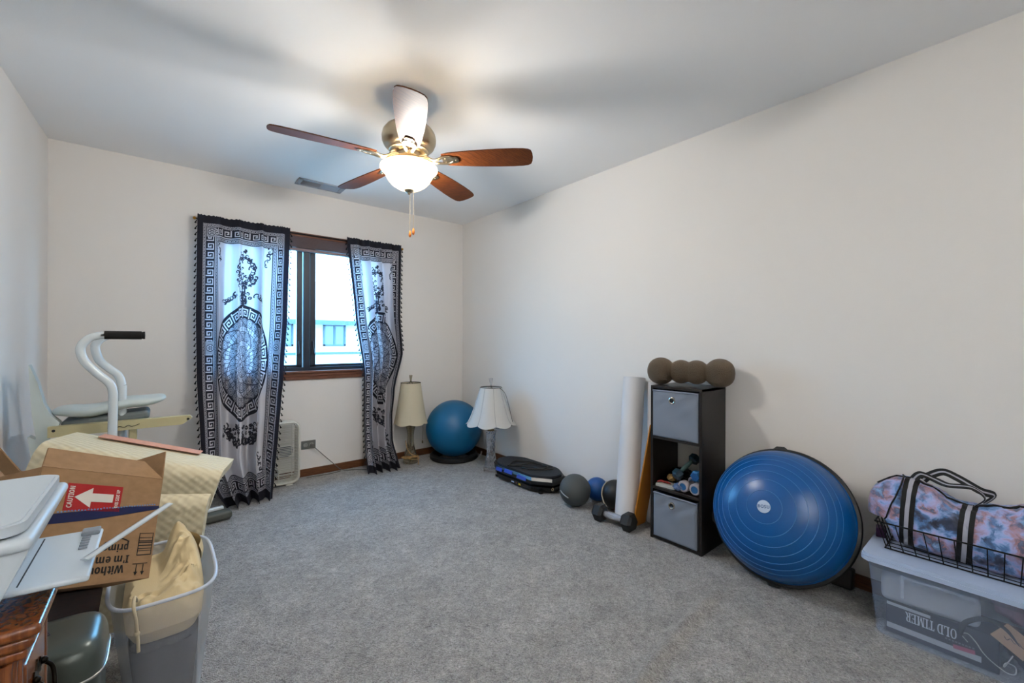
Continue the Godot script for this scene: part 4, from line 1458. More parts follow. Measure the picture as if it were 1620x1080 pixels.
	var pouch := part(thing_at("black_pouch", "crumpled shiny black pouch at the back of the shelf", "pouch", Vector3(-0.135, sy, 2.620)), "pouch_body", b, mat("shiny_black", Color(0.02, 0.02, 0.02), 0.25))
	b = MB.new()
	lump(b, Vector3(-0.075, 0.045, -0.015), Vector3(0.022, 0.020, 0.026), 0.2, 4)
	part(pouch.get_parent(), "gold_clasp", b, mat("gold_clasp", Color(0.62, 0.50, 0.32), 0.3, 0.9))
	b = MB.new()
	b.rbox(xf(0, 0.008, 0, 6), Vector3(0.08, 0.016, 0.115), 0.002)
	single("white_booklet", b, mat("paper_white", Color(0.66, 0.66, 0.64), 0.6), "small white booklet at the front of the cabinet shelf", "booklet", Vector3(-0.245, sy - 0.0004, 2.600))
	b = MB.new()
	b.tube(smooth([Vector3(-0.012, 0.006, -0.03), Vector3(0, 0.012, -0.012), Vector3(0.006, 0.009, 0.01), Vector3(-0.004, 0.014, 0.03), Vector3(0.004, 0.008, 0.05)], 6), [0.004, 0.004, 0.005, 0.005, 0.006, 0.006, 0.007, 0.007, 0.007, 0.007, 0.007, 0.007, 0.006, 0.006, 0.006, 0.006, 0.005, 0.005, 0.005, 0.005, 0.004, 0.004, 0.004, 0.003, 0.003], 8)
	single("red_whistle_cord", b, mat("red_cord", Color(0.52, 0.06, 0.03), 0.5), "short red cord lying on the white booklet", "cord", Vector3(-0.258, sy + 0.0135, 2.575))
	b = MB.new()
	lump(b, Vector3(0, 0.020, 0), Vector3(0.022, 0.020, 0.030), 0.2, 19)
	single("glass_trinket", b, mat("trinket_blue", Color(0.30, 0.38, 0.52), 0.15), "small shiny blue grey trinket on the shelf edge", "trinket", Vector3(-0.268, sy, 2.678))

func lump(b: MB, c: Vector3, r: Vector3, rough: float, seed_: int) -> void:
	var f := FastNoiseLite.new()
	f.seed = seed_; f.frequency = 1.1
	b.grid(func(s: float, v: float) -> Vector3:
		var a := TAU * s
		var e := PI * (v - 0.5)
		var d := Vector3(cos(e) * cos(a), sin(e), cos(e) * sin(a))
		var k := 1.0 + rough * 2.0 * f.get_noise_3d(d.x * 2.0, d.y * 2.0, d.z * 2.0)
		var q := c + d * r * k
		q.y = maxf(q.y, 0.0)
		return q, 40, 24, true, true)

func massage_roller() -> void:
	var m := mat("roller_foam", Color(0.46, 0.39, 0.31), 0.42, 0.35)
	relief(m, noise_tex(0.09, 512, [], 44, 1, FastNoiseLite.TYPE_CELLULAR), 1.0)
	triplanar(m, Vector3(6, 6, 6))
	var p0 := Vector3(-0.215, 0.987, 2.535)
	var p1 := Vector3(-0.120, 0.987, 2.845)
	var d := p1 - p0
	var l := d.length()
	var b := MB.new()
	var prof := [Vector2(0, -0.078), Vector2(0.03, -0.074)]
	var c := [[0.0, 0.082], [0.36, 0.070], [0.62, 0.070], [1.0, 0.082]]
	var n := 60
	for i in n + 1:
		var y := lerpf(-0.065, l + 0.065, float(i) / n)
		var r := 0.040
		for q in c:
			var dy: float = y - q[0] * l
			var rr: float = q[1]
			if absf(dy) < rr: r = maxf(r, sqrt(rr * rr - dy * dy))
		prof.append(Vector2(r, y))
	prof.append_array([Vector2(0.03, l + 0.074), Vector2(0, l + 0.078)])
	b.lathe(along(Vector3.ZERO, d), prof, 48, -2.0)
	var t := thing("massage_roller", "dark bronze massage roller of four joined balls on the cabinet", "roller", p0)
	part(t, "roller_body", b, m)

func balance_trainer() -> void:
	var t := thing("balance_trainer", "blue half dome balance trainer tipped up against the wall", "balance trainer", Vector3(-0.19, 0.312, 3.17))
	var up := Vector3(0.39, 0.92, 0).normalized()
	var nrm := Vector3(-0.92, 0.39, 0).normalized()
	var T := Transform3D(Basis(up.cross(nrm), nrm, up).orthonormalized(), Vector3.ZERO)
	T.basis.x = T.basis.y.cross(T.basis.z)
	var black := mat("platform_black", Color(0.014, 0.014, 0.016), 0.45)
	var b := MB.new()
	b.lathe(T, [Vector2(0, -0.050), Vector2(0.20, -0.050), Vector2(0.225, -0.046), Vector2(0.300, -0.020), Vector2(0.318, -0.014), Vector2(0.324, -0.004), Vector2(0.320, 0.006), Vector2(0.308, 0.010), Vector2(0, 0.010)], 72)
	part(t, "platform", b, black)
	# grip lugs standing out from the rim
	for s in [[0.12, 1.0], [PI + 0.05, 1.0], [PI / 2 + 0.35, 1.0]]:
		b = MB.new()
		var R := T * Transform3D(Basis(Vector3.UP, s[0]), Vector3.ZERO)
		b.prism(R * xf(0, -0.012, 0.298, 0, 90), PackedVector2Array([Vector2(-0.13, -0.06), Vector2(0.13, -0.06), Vector2(0.018, 0.036), Vector2(-0.018, 0.036)]), 0.022)
		part(t, "grip_lug", b, black)
	var dome := mat("dome_blue", Color(0.015, 0.31, 0.56), 0.28)
	relief(dome, noise_tex(0.2, 256, [], 15, 2), 0.02)
	triplanar(dome, Vector3(3, 3, 3))
	b = MB.new()
	var prof := [Vector2(0.304, 0.008), Vector2(0.309, 0.014)]
	var H := 0.205
	var R0 := 0.304
	var P := func(a: float) -> Vector2: return Vector2(R0 * pow(cos(a), 0.92), 0.016 + H * sin(a))
	for i in 41:
		prof.append(P.call(PI / 2 * i / 40.0 * 0.9999))
	b.lathe(T, prof, 80, -2.0)
	var dm := part(t, "dome", b, dome)
	for q in [0.22, 0.40, 0.56, 0.71, 0.85, 0.99, 1.12]:
		b = MB.new()
		var c: Vector2 = P.call(PI / 2 - q)
		var ring := []
		for k in 72: ring.append(T * Vector3(c.x * cos(TAU * k / 72), c.y, c.x * sin(TAU * k / 72)))
		b.tube(ring, 0.0014, 6, true)
		part(dm, "moulded_ring", b, mm("dome_ring", Color(0.22, 0.44, 0.68), 0.35))
	b = MB.new()
	b.lathe(T, [Vector2(0.029, 0.2198), Vector2(0.028, 0.2226), Vector2(0, 0.2232)], 32)
	var lg := part(dm, "logo_disc", b, mm("logo_white", Color(0.70, 0.76, 0.84), 0.4), "small pale round logo disc")
	var X := T * Transform3D(Basis(Vector3(0, 0, -1), Vector3(1, 0, 0), Vector3(0, -1, 0)), Vector3.ZERO)
	# lettering faces out of the dome
	var out := nrm
	var right := Vector3(0, 0, 1)
	var F := Transform3D(Basis(right, out.cross(right), out), out * 0.2236)
	words(lg, "lettering", "BOSU", 0.015, F * Transform3D(Basis(Vector3(0, 0, 1), 0.15), Vector3.ZERO), mm("logo_blue", Color(0.22, 0.34, 0.55), 0.5), "Droid Sans", true)
	b = MB.new()
	b.rbox(xf(0.130, -0.258, 0.225, 0, 0, -12), Vector3(0.055, 0.095, 0.085), 0.010)
	part(t, "rear_foot", b, black)

# ---------------------------------------------------------------- tote, basket and bag
func sheet_box(b: MB, x0: float, x1: float, z0: float, z1: float, y0: float, X0: float, X1: float, Z0: float, Z1: float, y1: float, r: float, flip: bool) -> void:
	# rounded tapering wall between a low and a high outline
	var lo := round_rect(x1 - x0, z1 - z0, r, 6)
	var hi := round_rect(X1 - X0, Z1 - Z0, r, 6)
	var c := lo.size()
	var a := Vector3((x0 + x1) / 2, y0, (z0 + z1) / 2)
	var d := Vector3((X0 + X1) / 2, y1, (Z0 + Z1) / 2)
	b.grid(func(s: float, v: float) -> Vector3:
		var i := int(round(s * c)) % c
		return (a + Vector3(lo[i].x, 0, lo[i].y)).lerp(d + Vector3(hi[i].x, 0, hi[i].y), v), c, 3, true, flip)

func storage_tote() -> void:
	var clear := mat("frosted_plastic", Color(0.76, 0.83, 0.94, 0.22), 0.32)
	clear.transparency = BaseMaterial3D.TRANSPARENCY_ALPHA
	var lidm := mat("frosted_lid", Color(0.76, 0.83, 0.94, 0.72), 0.36)
	lidm.transparency = BaseMaterial3D.TRANSPARENCY_ALPHA
	var o := Vector3(-0.185, 0, 3.85)
	var t := thing("storage_tote", "clear bluish plastic storage tote with lid on the carpet", "tote", o)
	var b := MB.new()
	sheet_box(b, -0.150, 0.150, -0.290, 0.290, 0.004, -0.176, 0.168, -0.314, 0.314, 0.298, 0.035, true)
	b.prism(xf(0, 0.004, 0, 0, 90), round_rect(0.30, 0.58, 0.035, 6), 0.004)
	part(t, "tub", b, clear)
	b = MB.new()
	sheet_box(b, -0.176, 0.168, -0.314, 0.314, 0.268, -0.186, 0.176, -0.322, 0.322, 0.290, 0.035, true)
	part(t, "collar", b, clear)
	b = MB.new()
	b.prism(xf(-0.004, 0.312, 0, 0, 90), round_rect(0.366, 0.656, 0.035, 8), 0.014)
	b.prism(xf(-0.004, 0.298, 0, 0, 90), round_rect(0.376, 0.666, 0.040, 8), 0.016)
	part(t, "lid", b, lidm, "frosted lid")
	b = MB.new()
	b.rbox(xf(-0.176, 0.225, -0.205, 0, 0, 4), Vector3(0.006, 0.09, 0.010), 0.002)
	b.rbox(xf(-0.176, 0.262, -0.11, 0, 0, 4), Vector3(0.006, 0.010, 0.2), 0.002)
	part(t, "moulded_panel_edge", b, clear)
	# what is packed in it
	var navy := mat("navy_carton", Color(0.045, 0.075, 0.15), 0.6)
	var g := thing("packed_carton", "dark navy carton with white block letters packed inside the tote", "carton", Vector3(-0.245, 0.0075, 3.74))
	b = MB.new()
	b.rbox(xf(0, 0.065, 0), Vector3(0.13, 0.13, 0.30), 0.003)
	part(g, "carton_body", b, navy)
	b = MB.new()
	b.box(xf(-0.0655, 0.116, -0.085), Vector3(0.002, 0.011, 0.125))
	b.box(xf(-0.0655, 0.030, -0.02), Vector3(0.002, 0.020, 0.255))
	part(g, "pale_stripe", b, mat("carton_stripe", Color(0.66, 0.68, 0.72), 0.6))
	var F := Transform3D(Basis(Vector3(0, 0, -1), Vector3(0, -1, 0), Vector3(-1, 0, 0)), Vector3(-0.0665, 0.088, -0.022))
	words(g, "lettering", "OLD TIMER", 0.036, F, mat("print_white", Color(0.78, 0.80, 0.84), 0.6), "Droid Serif", true, 0.50)
	b = MB.new()
	for k in 9: b.box(xf(-0.0660, 0.060, 0.020 + k * 0.0085), Vector3(0.002, 0.0045, 0.0055))
	part(g, "fine_print", b, mat("print_grey", Color(0.42, 0.44, 0.48), 0.6))
	b = MB.new()
	b.box(xf(-0.0660, 0.044, 0.065, 0, -6), Vector3(0.002, 0.014, 0.055))
	part(g, "pink_label", b, mat("pink_label", Color(0.62, 0.32, 0.44), 0.6))
	b = MB.new()
	b.rbox(xf(0, 0.055, 0, 4, 0, 0), Vector3(0.20, 0.105, 0.27), 0.02)
	single("packed_towel", b, mat("pale_towel", Color(0.60, 0.63, 0.68), 0.9), "pale folded towel lying on the navy carton inside the tote", "towel", Vector3(-0.225, 0.1385, 3.705))
	b = MB.new()
	lump(b, Vector3(0, 0.05, 0), Vector3(0.085, 0.048, 0.09), 0.1, 6)
	single("packed_shirt", b, mat("pink_cloth", Color(0.56, 0.42, 0.48), 0.9), "dusty pink cloth bunched up inside the tote", "cloth", Vector3(-0.215, 0.170, 3.960))
	b = MB.new()
	lump(b, Vector3(0, 0.07, 0), Vector3(0.10, 0.07, 0.115), 0.12, 16)
	single("packed_bag", b, mat("black_cloth", Color(0.02, 0.022, 0.028), 0.8), "black soft bag packed at the end of the tote", "bag", Vector3(-0.195, 0.0075, 4.015))
	b = MB.new()
	b.tube(smooth([Vector3(0, 0.05, 0), Vector3(-0.002, 0.10, 0.015), Vector3(-0.002, 0.135, 0.06), Vector3(-0.002, 0.13, 0.105), Vector3(0, 0.085, 0.14)], 6), 0.008, 8)
	single("packed_strap", b, M.black_cloth, "arched black strap pressed against the tote wall", "strap", Vector3(-0.330, 0.06, 3.795))
	b = MB.new()
	b.tube(smooth([Vector3(0, 0.035, -0.035), Vector3(0, 0.055, -0.05), Vector3(0, 0.065, -0.035), Vector3(0, 0.045, -0.015), Vector3(0, 0.020, 0.0), Vector3(0, 0.0, 0.02), Vector3(0, -0.02, 0.055), Vector3(0, -0.015, 0.075), Vector3(0, 0.01, 0.075), Vector3(0, 0.012, 0.055), Vector3(0, -0.005, 0.05), Vector3(0, 0.03, 0.065), Vector3(0, 0.045, 0.07)], 6), 0.0018, 6)
	single("earphone_cable", b, mat("white_cable", Color(0.68, 0.68, 0.66), 0.5), "thin white cable looped inside the tote", "cable", Vector3(-0.325, 0.055, 3.850))
	b = MB.new()
	b.rbox(xf(0, 0, 0, 0, 35, 0), Vector3(0.003, 0.07, 0.09), 0.001)
	var tg := thing("kraft_tag", "brown kraft paper tag packed upright inside the tote", "tag", Vector3(-0.336, 0.155, 3.925))
	part(tg, "card", b, mat("kraft_card", Color(0.62, 0.50, 0.38), 0.8))
	b = MB.new()
	b.tube(smooth([Vector3(-0.002, 0.008, -0.025), Vector3(-0.002, -0.002, -0.018), Vector3(-0.002, 0.006, -0.010), Vector3(-0.002, -0.006, -0.002), Vector3(-0.002, 0.0, 0.008), Vector3(-0.002, -0.012, 0.016), Vector3(-0.002, -0.010, 0.028)], 4), 0.0009, 4)
	part(tg, "pen_scrawl", b, mat("ink", Color(0.10, 0.08, 0.07), 0.8))
	# small purple packet on the lid
	b = MB.new()
	b.rbox(xf(0, 0.020, 0, 10), Vector3(0.05, 0.040, 0.034), 0.004)
	single("purple_packet", b, mat("purple_card", Color(0.20, 0.03, 0.22), 0.5), "small purple packet standing on the tote lid corner", "packet", Vector3(-0.130, 0.319, 3.545))

func wire_basket() -> void:
	var m := mat("black_wire", Color(0.012, 0.012, 0.012), 0.4, 0.4)
	var o := Vector3(-0.155, 0.319, 3.88)
	var t := thing("wire_basket", "shallow black wire basket on the tote lid", "basket", o)
	var lo := [Vector3(-0.112, 0.004, -0.300), Vector3(0.115, 0.004, -0.300), Vector3(0.115, 0.004, 0.300), Vector3(-0.112, 0.004, 0.300)]
	var hi := [Vector3(-0.125, 0.108, -0.330), Vector3(0.128, 0.108, -0.330), Vector3(0.128, 0.108, 0.330), Vector3(-0.125, 0.108, 0.330)]
	var b := MB.new()
	for i in 4: b.tube([hi[i], hi[(i + 1) % 4]], 0.0032, 8)
	for i in 4: b.ball(Transform3D(Basis(), hi[i]), 0.0032, 8)
	part(t, "rim_wire", b, m)
	b = MB.new()
	for i in 4: b.tube([lo[i], lo[(i + 1) % 4]], 0.0028, 8)
	part(t, "base_wire", b, m)
	for e in 4:
		var n: int = [6, 16, 6, 16][e]
		for k in n:
			var f := (k + 0.5) / n
			b = MB.new()
			b.tube([hi[e].lerp(hi[(e + 1) % 4], f), lo[e].lerp(lo[(e + 1) % 4], f)], 0.0019, 6)
			part(t, "upright_wire", b, m)
	for k in 5:
		b = MB.new()
		var x := -0.08 + k * 0.04
		b.tube([Vector3(x, 0.004, -0.300), Vector3(x, 0.004, 0.300)], 0.0018, 6)
		part(t, "floor_wire", b, m)

func bag_point(a: float, z: float, f: FastNoiseLite, lift := 0.0) -> Vector3:
	# z from -0.37 (near end cap) to 0.30, a round the body; y from the basket floor
	var u := (z + 0.37) / 0.67
	var end := sqrt(clampf(1.0 - pow(absf(u - 0.5) * 2.0, 6.0), 0.0, 1.0))
	var h := 0.128 + 0.014 * cos((z + 0.27) * 13.0) * (1.0 if z < 0.05 else 0.6)
	var w := 0.103
	var c := cos(a)
	var s := sin(a)
	var e := 0.78
	var p := Vector2(signf(c) * pow(absf(c), e) * w, signf(s) * pow(absf(s), e) * h) * lerpf(0.25, 1.0, end)
	var crease := f.get_noise_3d(cos(a) * 45.0, sin(a) * 45.0, z * 420.0) * 0.015 + f.get_noise_3d(cos(a) * 110.0, sin(a) * 110.0 + 50.0, z * 900.0) * 0.007
	p += p.normalized() * (crease * end + lift)
	# the middle of the top sags between the handles
	var sag := 0.020 * exp(-pow((z + 0.12) / 0.07, 2.0)) * maxf(s, 0.0)
	return Vector3(p.x, maxf(h * 0.98 + p.y - sag, 0.112 * smoothstep(-0.265, -0.31, z)), z)

func duffel_bag() -> void:
	var m := mat("tie_dye", Color(1, 1, 1), 0.6)
	var n := noise_tex(0.006, 512, [[0.0, Color(0.10, 0.11, 0.17)], [0.24, Color(0.22, 0.25, 0.34)], [0.36, Color(0.30, 0.46, 0.66)], [0.46, Color(0.56, 0.66, 0.84)], [0.55, Color(0.66, 0.66, 0.84)], [0.63, Color(0.62, 0.56, 0.68)], [0.70, Color(0.66, 0.50, 0.52)], [0.78, Color(0.36, 0.36, 0.46)], [0.90, Color(0.48, 0.64, 0.80)], [1.0, Color(0.72, 0.78, 0.90)]], 23, 4)
	n.noise.domain_warp_enabled = true
	n.noise.domain_warp_amplitude = 60.0
	n.noise.domain_warp_frequency = 0.012
	m.albedo_texture = n
	triplanar(m, Vector3(2.6, 2.6, 2.6))
	m.rim_enabled = true; m.rim = 0.3
	var black := mat("webbing_black", Color(0.014, 0.014, 0.016), 0.75)
	var white := mat("webbing_white", Color(0.62, 0.62, 0.66), 0.75)
	var o := Vector3(-0.155, 0.3265, 3.88)
	var t := thing("duffel_bag", "tie dyed duffel bag with striped handles lying in the basket", "bag", o)
	var f := FastNoiseLite.new()
	f.seed = 12; f.frequency = 0.02
	var b := MB.new()
	b.grid(func(s: float, v: float) -> Vector3: return bag_point(TAU * s, lerpf(-0.37, 0.30, v), f), 96, 90, true, true)
	for e in [-0.37, 0.30]:
		var c := Vector3(0, bag_point(0, e, f).y, e)
		var k0 := b.vert(c, Vector3(0, 0, signf(e)))
		for i in 49: b.vert(bag_point(TAU * i / 48.0, e, f), Vector3(0, 0, signf(e)))
		for i in 48: b.tri(k0, k0 + 1 + i, k0 + 2 + i)
	part(t, "bag_body", b, m)
	# zip along the top and piping round the end
	b = MB.new()
	var zp := []
	for k in 30: zp.append(bag_point(PI / 2 + 0.1, -0.34 + 0.6 * k / 29.0, f, 0.0015))
	b.tube(zp, 0.005, 6, false, 0.5)
	part(t, "zip", b, black)
	b = MB.new()
	var pp := []
	for k in 28: pp.append(bag_point(0.5 + (PI - 0.3) * k / 27.0, -0.305 + 0.05 * sin(PI * k / 27.0), f, 0.002))
	b.tube(pp, 0.003, 6)
	part(t, "piping", b, black)
	# two straps round the body, each black with a white middle
	for q in [-0.235, -0.075]:
		for k in 2:
			b = MB.new()
			var hw: float = [0.021, 0.0065][k]
			b.grid(func(s: float, v: float) -> Vector3:
				return bag_point(lerpf(PI * 0.52, PI * 1.35, v), q + lerpf(-hw, hw, s) + 0.030 * (0.5 - v) * 0.6, f, 0.003 + 0.0012 * k), 6, 40, false, true)
			part(t, "strap" if k == 0 else "strap_stripe", b, black if k == 0 else white)
	# carrying loops
	for q in [0, 1]:
		var A: Vector3 = bag_point(PI * 0.55, -0.225, f, 0.004)
		var B: Vector3 = bag_point(PI * 0.55, -0.060, f, 0.004)
		if q == 1:
			A = bag_point(PI * 0.42, -0.205, f, 0.004); B = bag_point(PI * 0.42, -0.040, f, 0.004)
		var pts := smooth([A, A + Vector3(0.01, 0.022, 0.02), A.lerp(B, 0.35) + Vector3(0.02, 0.030 + 0.03 * q, 0), A.lerp(B, 0.6) + Vector3(-0.012 + 0.03 * q, 0.040 + 0.018 * q, 0), A.lerp(B, 0.9) + Vector3(0.0, 0.062 - 0.02 * q, 0.012), B + Vector3(0.01, 0.035, 0.03), B + Vector3(0, 0.0, 0.004)], 8)
		b = MB.new()
		b.tube(pts, 0.0150, 12, false, 0.14, Vector3(0.45, 0.85, 0.2))
		var lp := part(t, "handle_loop", b, black)
		b = MB.new()
		b.tube(pts, 0.0050, 10, false, 0.56, Vector3(0.45, 0.85, 0.2))
		part(lp, "stripe", b, white)

# ---------------------------------------------------------------- left wall
func exercise_machine() -> void:
	var shell := mat("machine_shell", Color(0.76, 0.80, 0.79), 0.4)
	var tubew := mat("white_enamel", Color(0.84, 0.87, 0.88), 0.22)
	var cream := mat("cream_beam", Color(0.74, 0.70, 0.54), 0.45)
	var o := Vector3(-2.75, 0, 0.85)
	var t := thing("exercise_machine", "pale folded exercise machine with bent white tubes and black grip", "exercise machine", o)
	# two bent uprights
	for a in [[1.0, [[-2.760, 1.189], [-2.795, 1.186], [-2.832, 1.168], [-2.856, 1.125], [-2.845, 1.065], [-2.800, 1.00], [-2.756, 0.950], [-2.741, 0.905], [-2.740, 0.83], [-2.742, 0.645], [-2.745, 0.06]]], [0.86, [[-2.775, 1.183], [-2.800, 1.165], [-2.817, 1.128], [-2.802, 1.060], [-2.765, 1.015], [-2.730, 0.978], [-2.715, 0.925], [-2.713, 0.83], [-2.715, 0.06]]]]:
		var pts := []
		for p in a[1]: pts.append(Vector3(p[0], p[1], a[0]))
		var b := MB.new()
		b.tube(smooth(pts, 6), 0.0185, 14)
		wpart(t, "bent_tube", b, tubew)
	var b := MB.new()
	b.tube([Vector3(-2.785, 1.189, 1.0), Vector3(-2.755, 1.189, 1.0)], 0.0185, 14)
	wpart(t, "handle_stub", b, tubew)
	b = MB.new()
	b.lathe(along(Vector3(-2.772, 1.189, 1.0), Vector3(1, 0, 0)), [Vector2(0, 0), Vector2(0.0215, 0), Vector2(0.0215, 0.140), Vector2(0.0185, 0.1415), Vector2(0.0185, 0.146), Vector2(0.0200, 0.147), Vector2(0.0200, 0.154), Vector2(0, 0.155)], 18)
	wpart(t, "hand_grip", b, mat("grip_foam", Color(0.045, 0.035, 0.025), 0.8), "black foam hand grip")
	# upright back fin
	b = MB.new()
	b.prism(xf(0, 0, 0.88), rounded(PackedVector2Array([Vector2(-3.042, 1.050), Vector2(-3.012, 0.960), Vector2(-2.990, 0.850), Vector2(-2.962, 0.785), Vector2(-2.935, 0.755), Vector2(-2.965, 0.700), Vector2(-2.985, 0.655), Vector2(-3.000, 0.55), Vector2(-3.020, 0.50), Vector2(-3.035, 0.62), Vector2(-3.045, 0.705), Vector2(-3.015, 0.680), Vector2(-3.030, 0.80)]), 0.010), 0.06, 0.6)
	wpart(t, "back_fin", b, shell)
	# seat pan
	b = MB.new()
	b.grid(func(s: float, v: float) -> Vector3:
		var a := TAU * s
		var e := PI * (v - 0.5)
		var d := Vector3(signf(cos(a)) * pow(absf(cos(a)), 0.5) * pow(cos(e), 0.35), sin(e), signf(sin(a)) * pow(absf(sin(a)), 0.5) * pow(cos(e), 0.35))
		var p := d * Vector3(0.225, 0.026, 0.13)
		p.y += 0.075 * (p.x + 0.225) / 0.45 * 0.5 + 0.022 * smoothstep(0.10, 0.225, p.x) + 0.010 * sin(p.x * 22.0)
		return p + Vector3(-2.755, 0.790, 0.78), 64, 20, true, true)
	wpart(t, "seat_pan", b, shell)
	b = MB.new()
	b.rbox(xf(-2.77, 0.745, 0.78, 0, 0, 4), Vector3(0.34, 0.05, 0.20), 0.02)
	wpart(t, "seat_base", b, mat("machine_grey", Color(0.42, 0.45, 0.45), 0.5))
	# cross beam with a pointed end, bolts and a post
	b = MB.new()
	b.prism(xf(0, 0, 0.915), PackedVector2Array([Vector2(-2.975, 0.690), Vector2(-2.460, 0.694), Vector2(-2.415, 0.728), Vector2(-2.425, 0.740), Vector2(-2.975, 0.742)]), 0.045)
	wpart(t, "cross_beam", b, cream)
	b = MB.new()
	b.rbox(xf(-2.668, 0.36, 0.905), Vector3(0.034, 0.68, 0.034), 0.006)
	wpart(t, "beam_post", b, cream)
	for x in [-2.955, -2.435]:
		b = MB.new()
		b.lathe(xf(x, 0.722, 0.937, 0, 90), [Vector2(0.007, 0), Vector2(0.005, 0.004), Vector2(0, 0.005)], 10)
		wpart(t, "bolt", b, M.socket_slot)
	b = MB.new()
	b.tube(smooth([Vector3(-2.765, 0.712, 0.9385), Vector3(-2.74, 0.705, 0.9385), Vector3(-2.72, 0.714, 0.9385), Vector3(-2.70, 0.708, 0.9385), Vector3(-2.685, 0.717, 0.9385), Vector3(-2.67, 0.709, 0.9385), Vector3(-2.64, 0.719, 0.9385)], 5), 0.0016, 5)
	wpart(t, "worn_decal", b, M.ink)
	# base with rounded feet
	b = MB.new()
	b.rbox(xf(-2.56, 0.030, 0.655, 8), Vector3(0.74, 0.052, 0.085), 0.018)
	wpart(t, "base_rail", b, mat("machine_foot", Color(0.33, 0.34, 0.31), 0.5))
	b = MB.new()
	b.rbox(xf(-2.56, 0.066, 0.62, 8), Vector3(0.66, 0.02, 0.03), 0.006)
	wpart(t, "rail_cap", b, tubew)
	b = MB.new()
	b.rbox(xf(-2.72, 0.035, 0.85), Vector3(0.07, 0.06, 0.42), 0.012)
	wpart(t, "base_spine", b, M.machine_foot)

func cartons() -> void:
	var card := mat("cardboard", Color(1, 1, 1), 0.85)
	card.albedo_texture = noise_tex(0.03, 256, [[0.0, Color(0.545, 0.42, 0.29)], [0.5, Color(0.575, 0.445, 0.31)], [1.0, Color(0.605, 0.47, 0.33)]], 41, 4)
	triplanar(card, Vector3(3, 5, 3))
	# plain carton under the foam
	var t := thing("cardboard_carton", "plain brown carton under the folded foam by the left wall", "carton", Vector3(-2.82, 0, 1.32))
	var b := MB.new()
	b.rbox(xf(0, 0.275, 0), Vector3(0.50, 0.55, 0.32), 0.003)
	part(t, "carton_body", b, card)
	b = MB.new()
	b.box(xf(0, 0.5505, 0), Vector3(0.05, 0.002, 0.322))
	part(t, "packing_tape", b, mat("clear_tape", Color(0.52, 0.40, 0.26), 0.3))
	# the tilted printed one
	var T := Transform3D(Basis.from_euler(Vector3(deg_to_rad(-13.343), deg_to_rad(47.686), deg_to_rad(-23.613)), EULER_ORDER_YXZ), Vector3(-2.582, 0.422, 2.201))
	t = thing("shipping_carton", "tilted open shipping carton with red caution sticker and printed words", "carton", T.origin)
	t.transform = T
	const W := 0.36
	const H := 0.30
	const D := 0.15
	var k := 0.004
	for a in [["front_panel", Vector3(-W / 2, H / 2, -k / 2), Vector3(W, H, k)], ["back_panel", Vector3(-W / 2, H / 2, -D + k / 2), Vector3(W, H, k)], ["side_panel", Vector3(-k / 2, H / 2, -D / 2), Vector3(k, H, D - 2 * k)], ["side_panel", Vector3(-W + k / 2, H / 2, -D / 2), Vector3(k, H, D - 2 * k)], ["bottom_panel", Vector3(-W / 2, k / 2, -D / 2), Vector3(W - 2 * k, k, D - 2 * k)]]:
		b = MB.new()
		b.rbox(Transform3D(Basis(), a[1]), a[2], 0.0015, 1)
		part(t, a[0], b, card)
	var wedge := thing("wooden_crate", "dark red brown wooden crate wedged under the tilted carton", "crate", T.origin)
	wedge.transform = T
	b = MB.new()
	b.rbox(xf(-0.210, -0.046, -0.1125), Vector3(0.28, 0.086, 0.075), 0.004)
	part(wedge, "crate_body", b, wood("dark_drawer_wood", Color(0.085, 0.028, 0.018), Color(0.16, 0.06, 0.04), Vector3(3, 12, 3), 0.45))
	# standing flaps
	b = MB.new()
	b.prism(xf(0, H, -k / 2, 0, -22) , PackedVector2Array([Vector2(-W, 0), Vector2(0, 0), Vector2(-0.055, 0.062), Vector2(-W + 0.02, 0.062)]), k)
	part(t, "front_flap", b, card)
	b = MB.new()
	b.prism(xf(-k / 2, H, 0, 90) * xf(0, 0, 0, 0, 0, 0), PackedVector2Array([Vector2(0.0, 0), Vector2(D - 0.01, 0), Vector2(D - 0.015, 0.085), Vector2(0.004, 0.095)]), k)
	part(t, "side_flap", b, card)
	b = MB.new()
	b.rbox(xf(-W, H, -0.085, 0, 0, 138) * xf(0.05, 0, 0), Vector3(0.10, k, 0.045), 0.001, 1)
	part(t, "side_flap", b, card)
	b = MB.new()
	b.rbox(xf(-W / 2, H, -D, 0, 30) * xf(0, 0, -0.05), Vector3(W - 0.02, k, 0.10), 0.001, 1)
	part(t, "back_flap", b, card)
	# red sticker with arrow and words
	var red := mat("sticker_red_print", Color(0.62, 0.03, 0.03), 0.55)
	var wh := mat("sticker_white_print", Color(0.82, 0.80, 0.76), 0.6)
	b = MB.new()
	b.box(xf(-0.212, 0.228, 0.0006), Vector3(0.155, 0.072, 0.0009))
	var st := part(t, "caution_sticker", b, red, "red caution sticker with white arrow")
	b = MB.new()
	b.prism(xf(0, 0, 0.0014), PackedVector2Array([Vector2(-0.268, 0.228), Vector2(-0.222, 0.255), Vector2(-0.222, 0.240), Vector2(-0.160, 0.240), Vector2(-0.160, 0.217), Vector2(-0.222, 0.217), Vector2(-0.222, 0.201)]), 0.0006)
	part(st, "arrow", b, wh)
	var up := Transform3D(Basis(Vector3(0, 1, 0), Vector3(-1, 0, 0), Vector3(0, 0, 1)), Vector3(-0.277, 0.228, 0.0014))
	words(st, "caution_lettering", "CAUTION", 0.014, up, wh, "Droid Sans", true, 0.70)
	var dn := Transform3D(Basis(Vector3(0, 1, 0), Vector3(-1, 0, 0), Vector3(0, 0, 1)), Vector3(-0.147, 0.228, 0.0014))
	words(st, "side_lettering", "THIS SIDE UP", 0.011, dn, wh, "Droid Sans", true, 0.58)
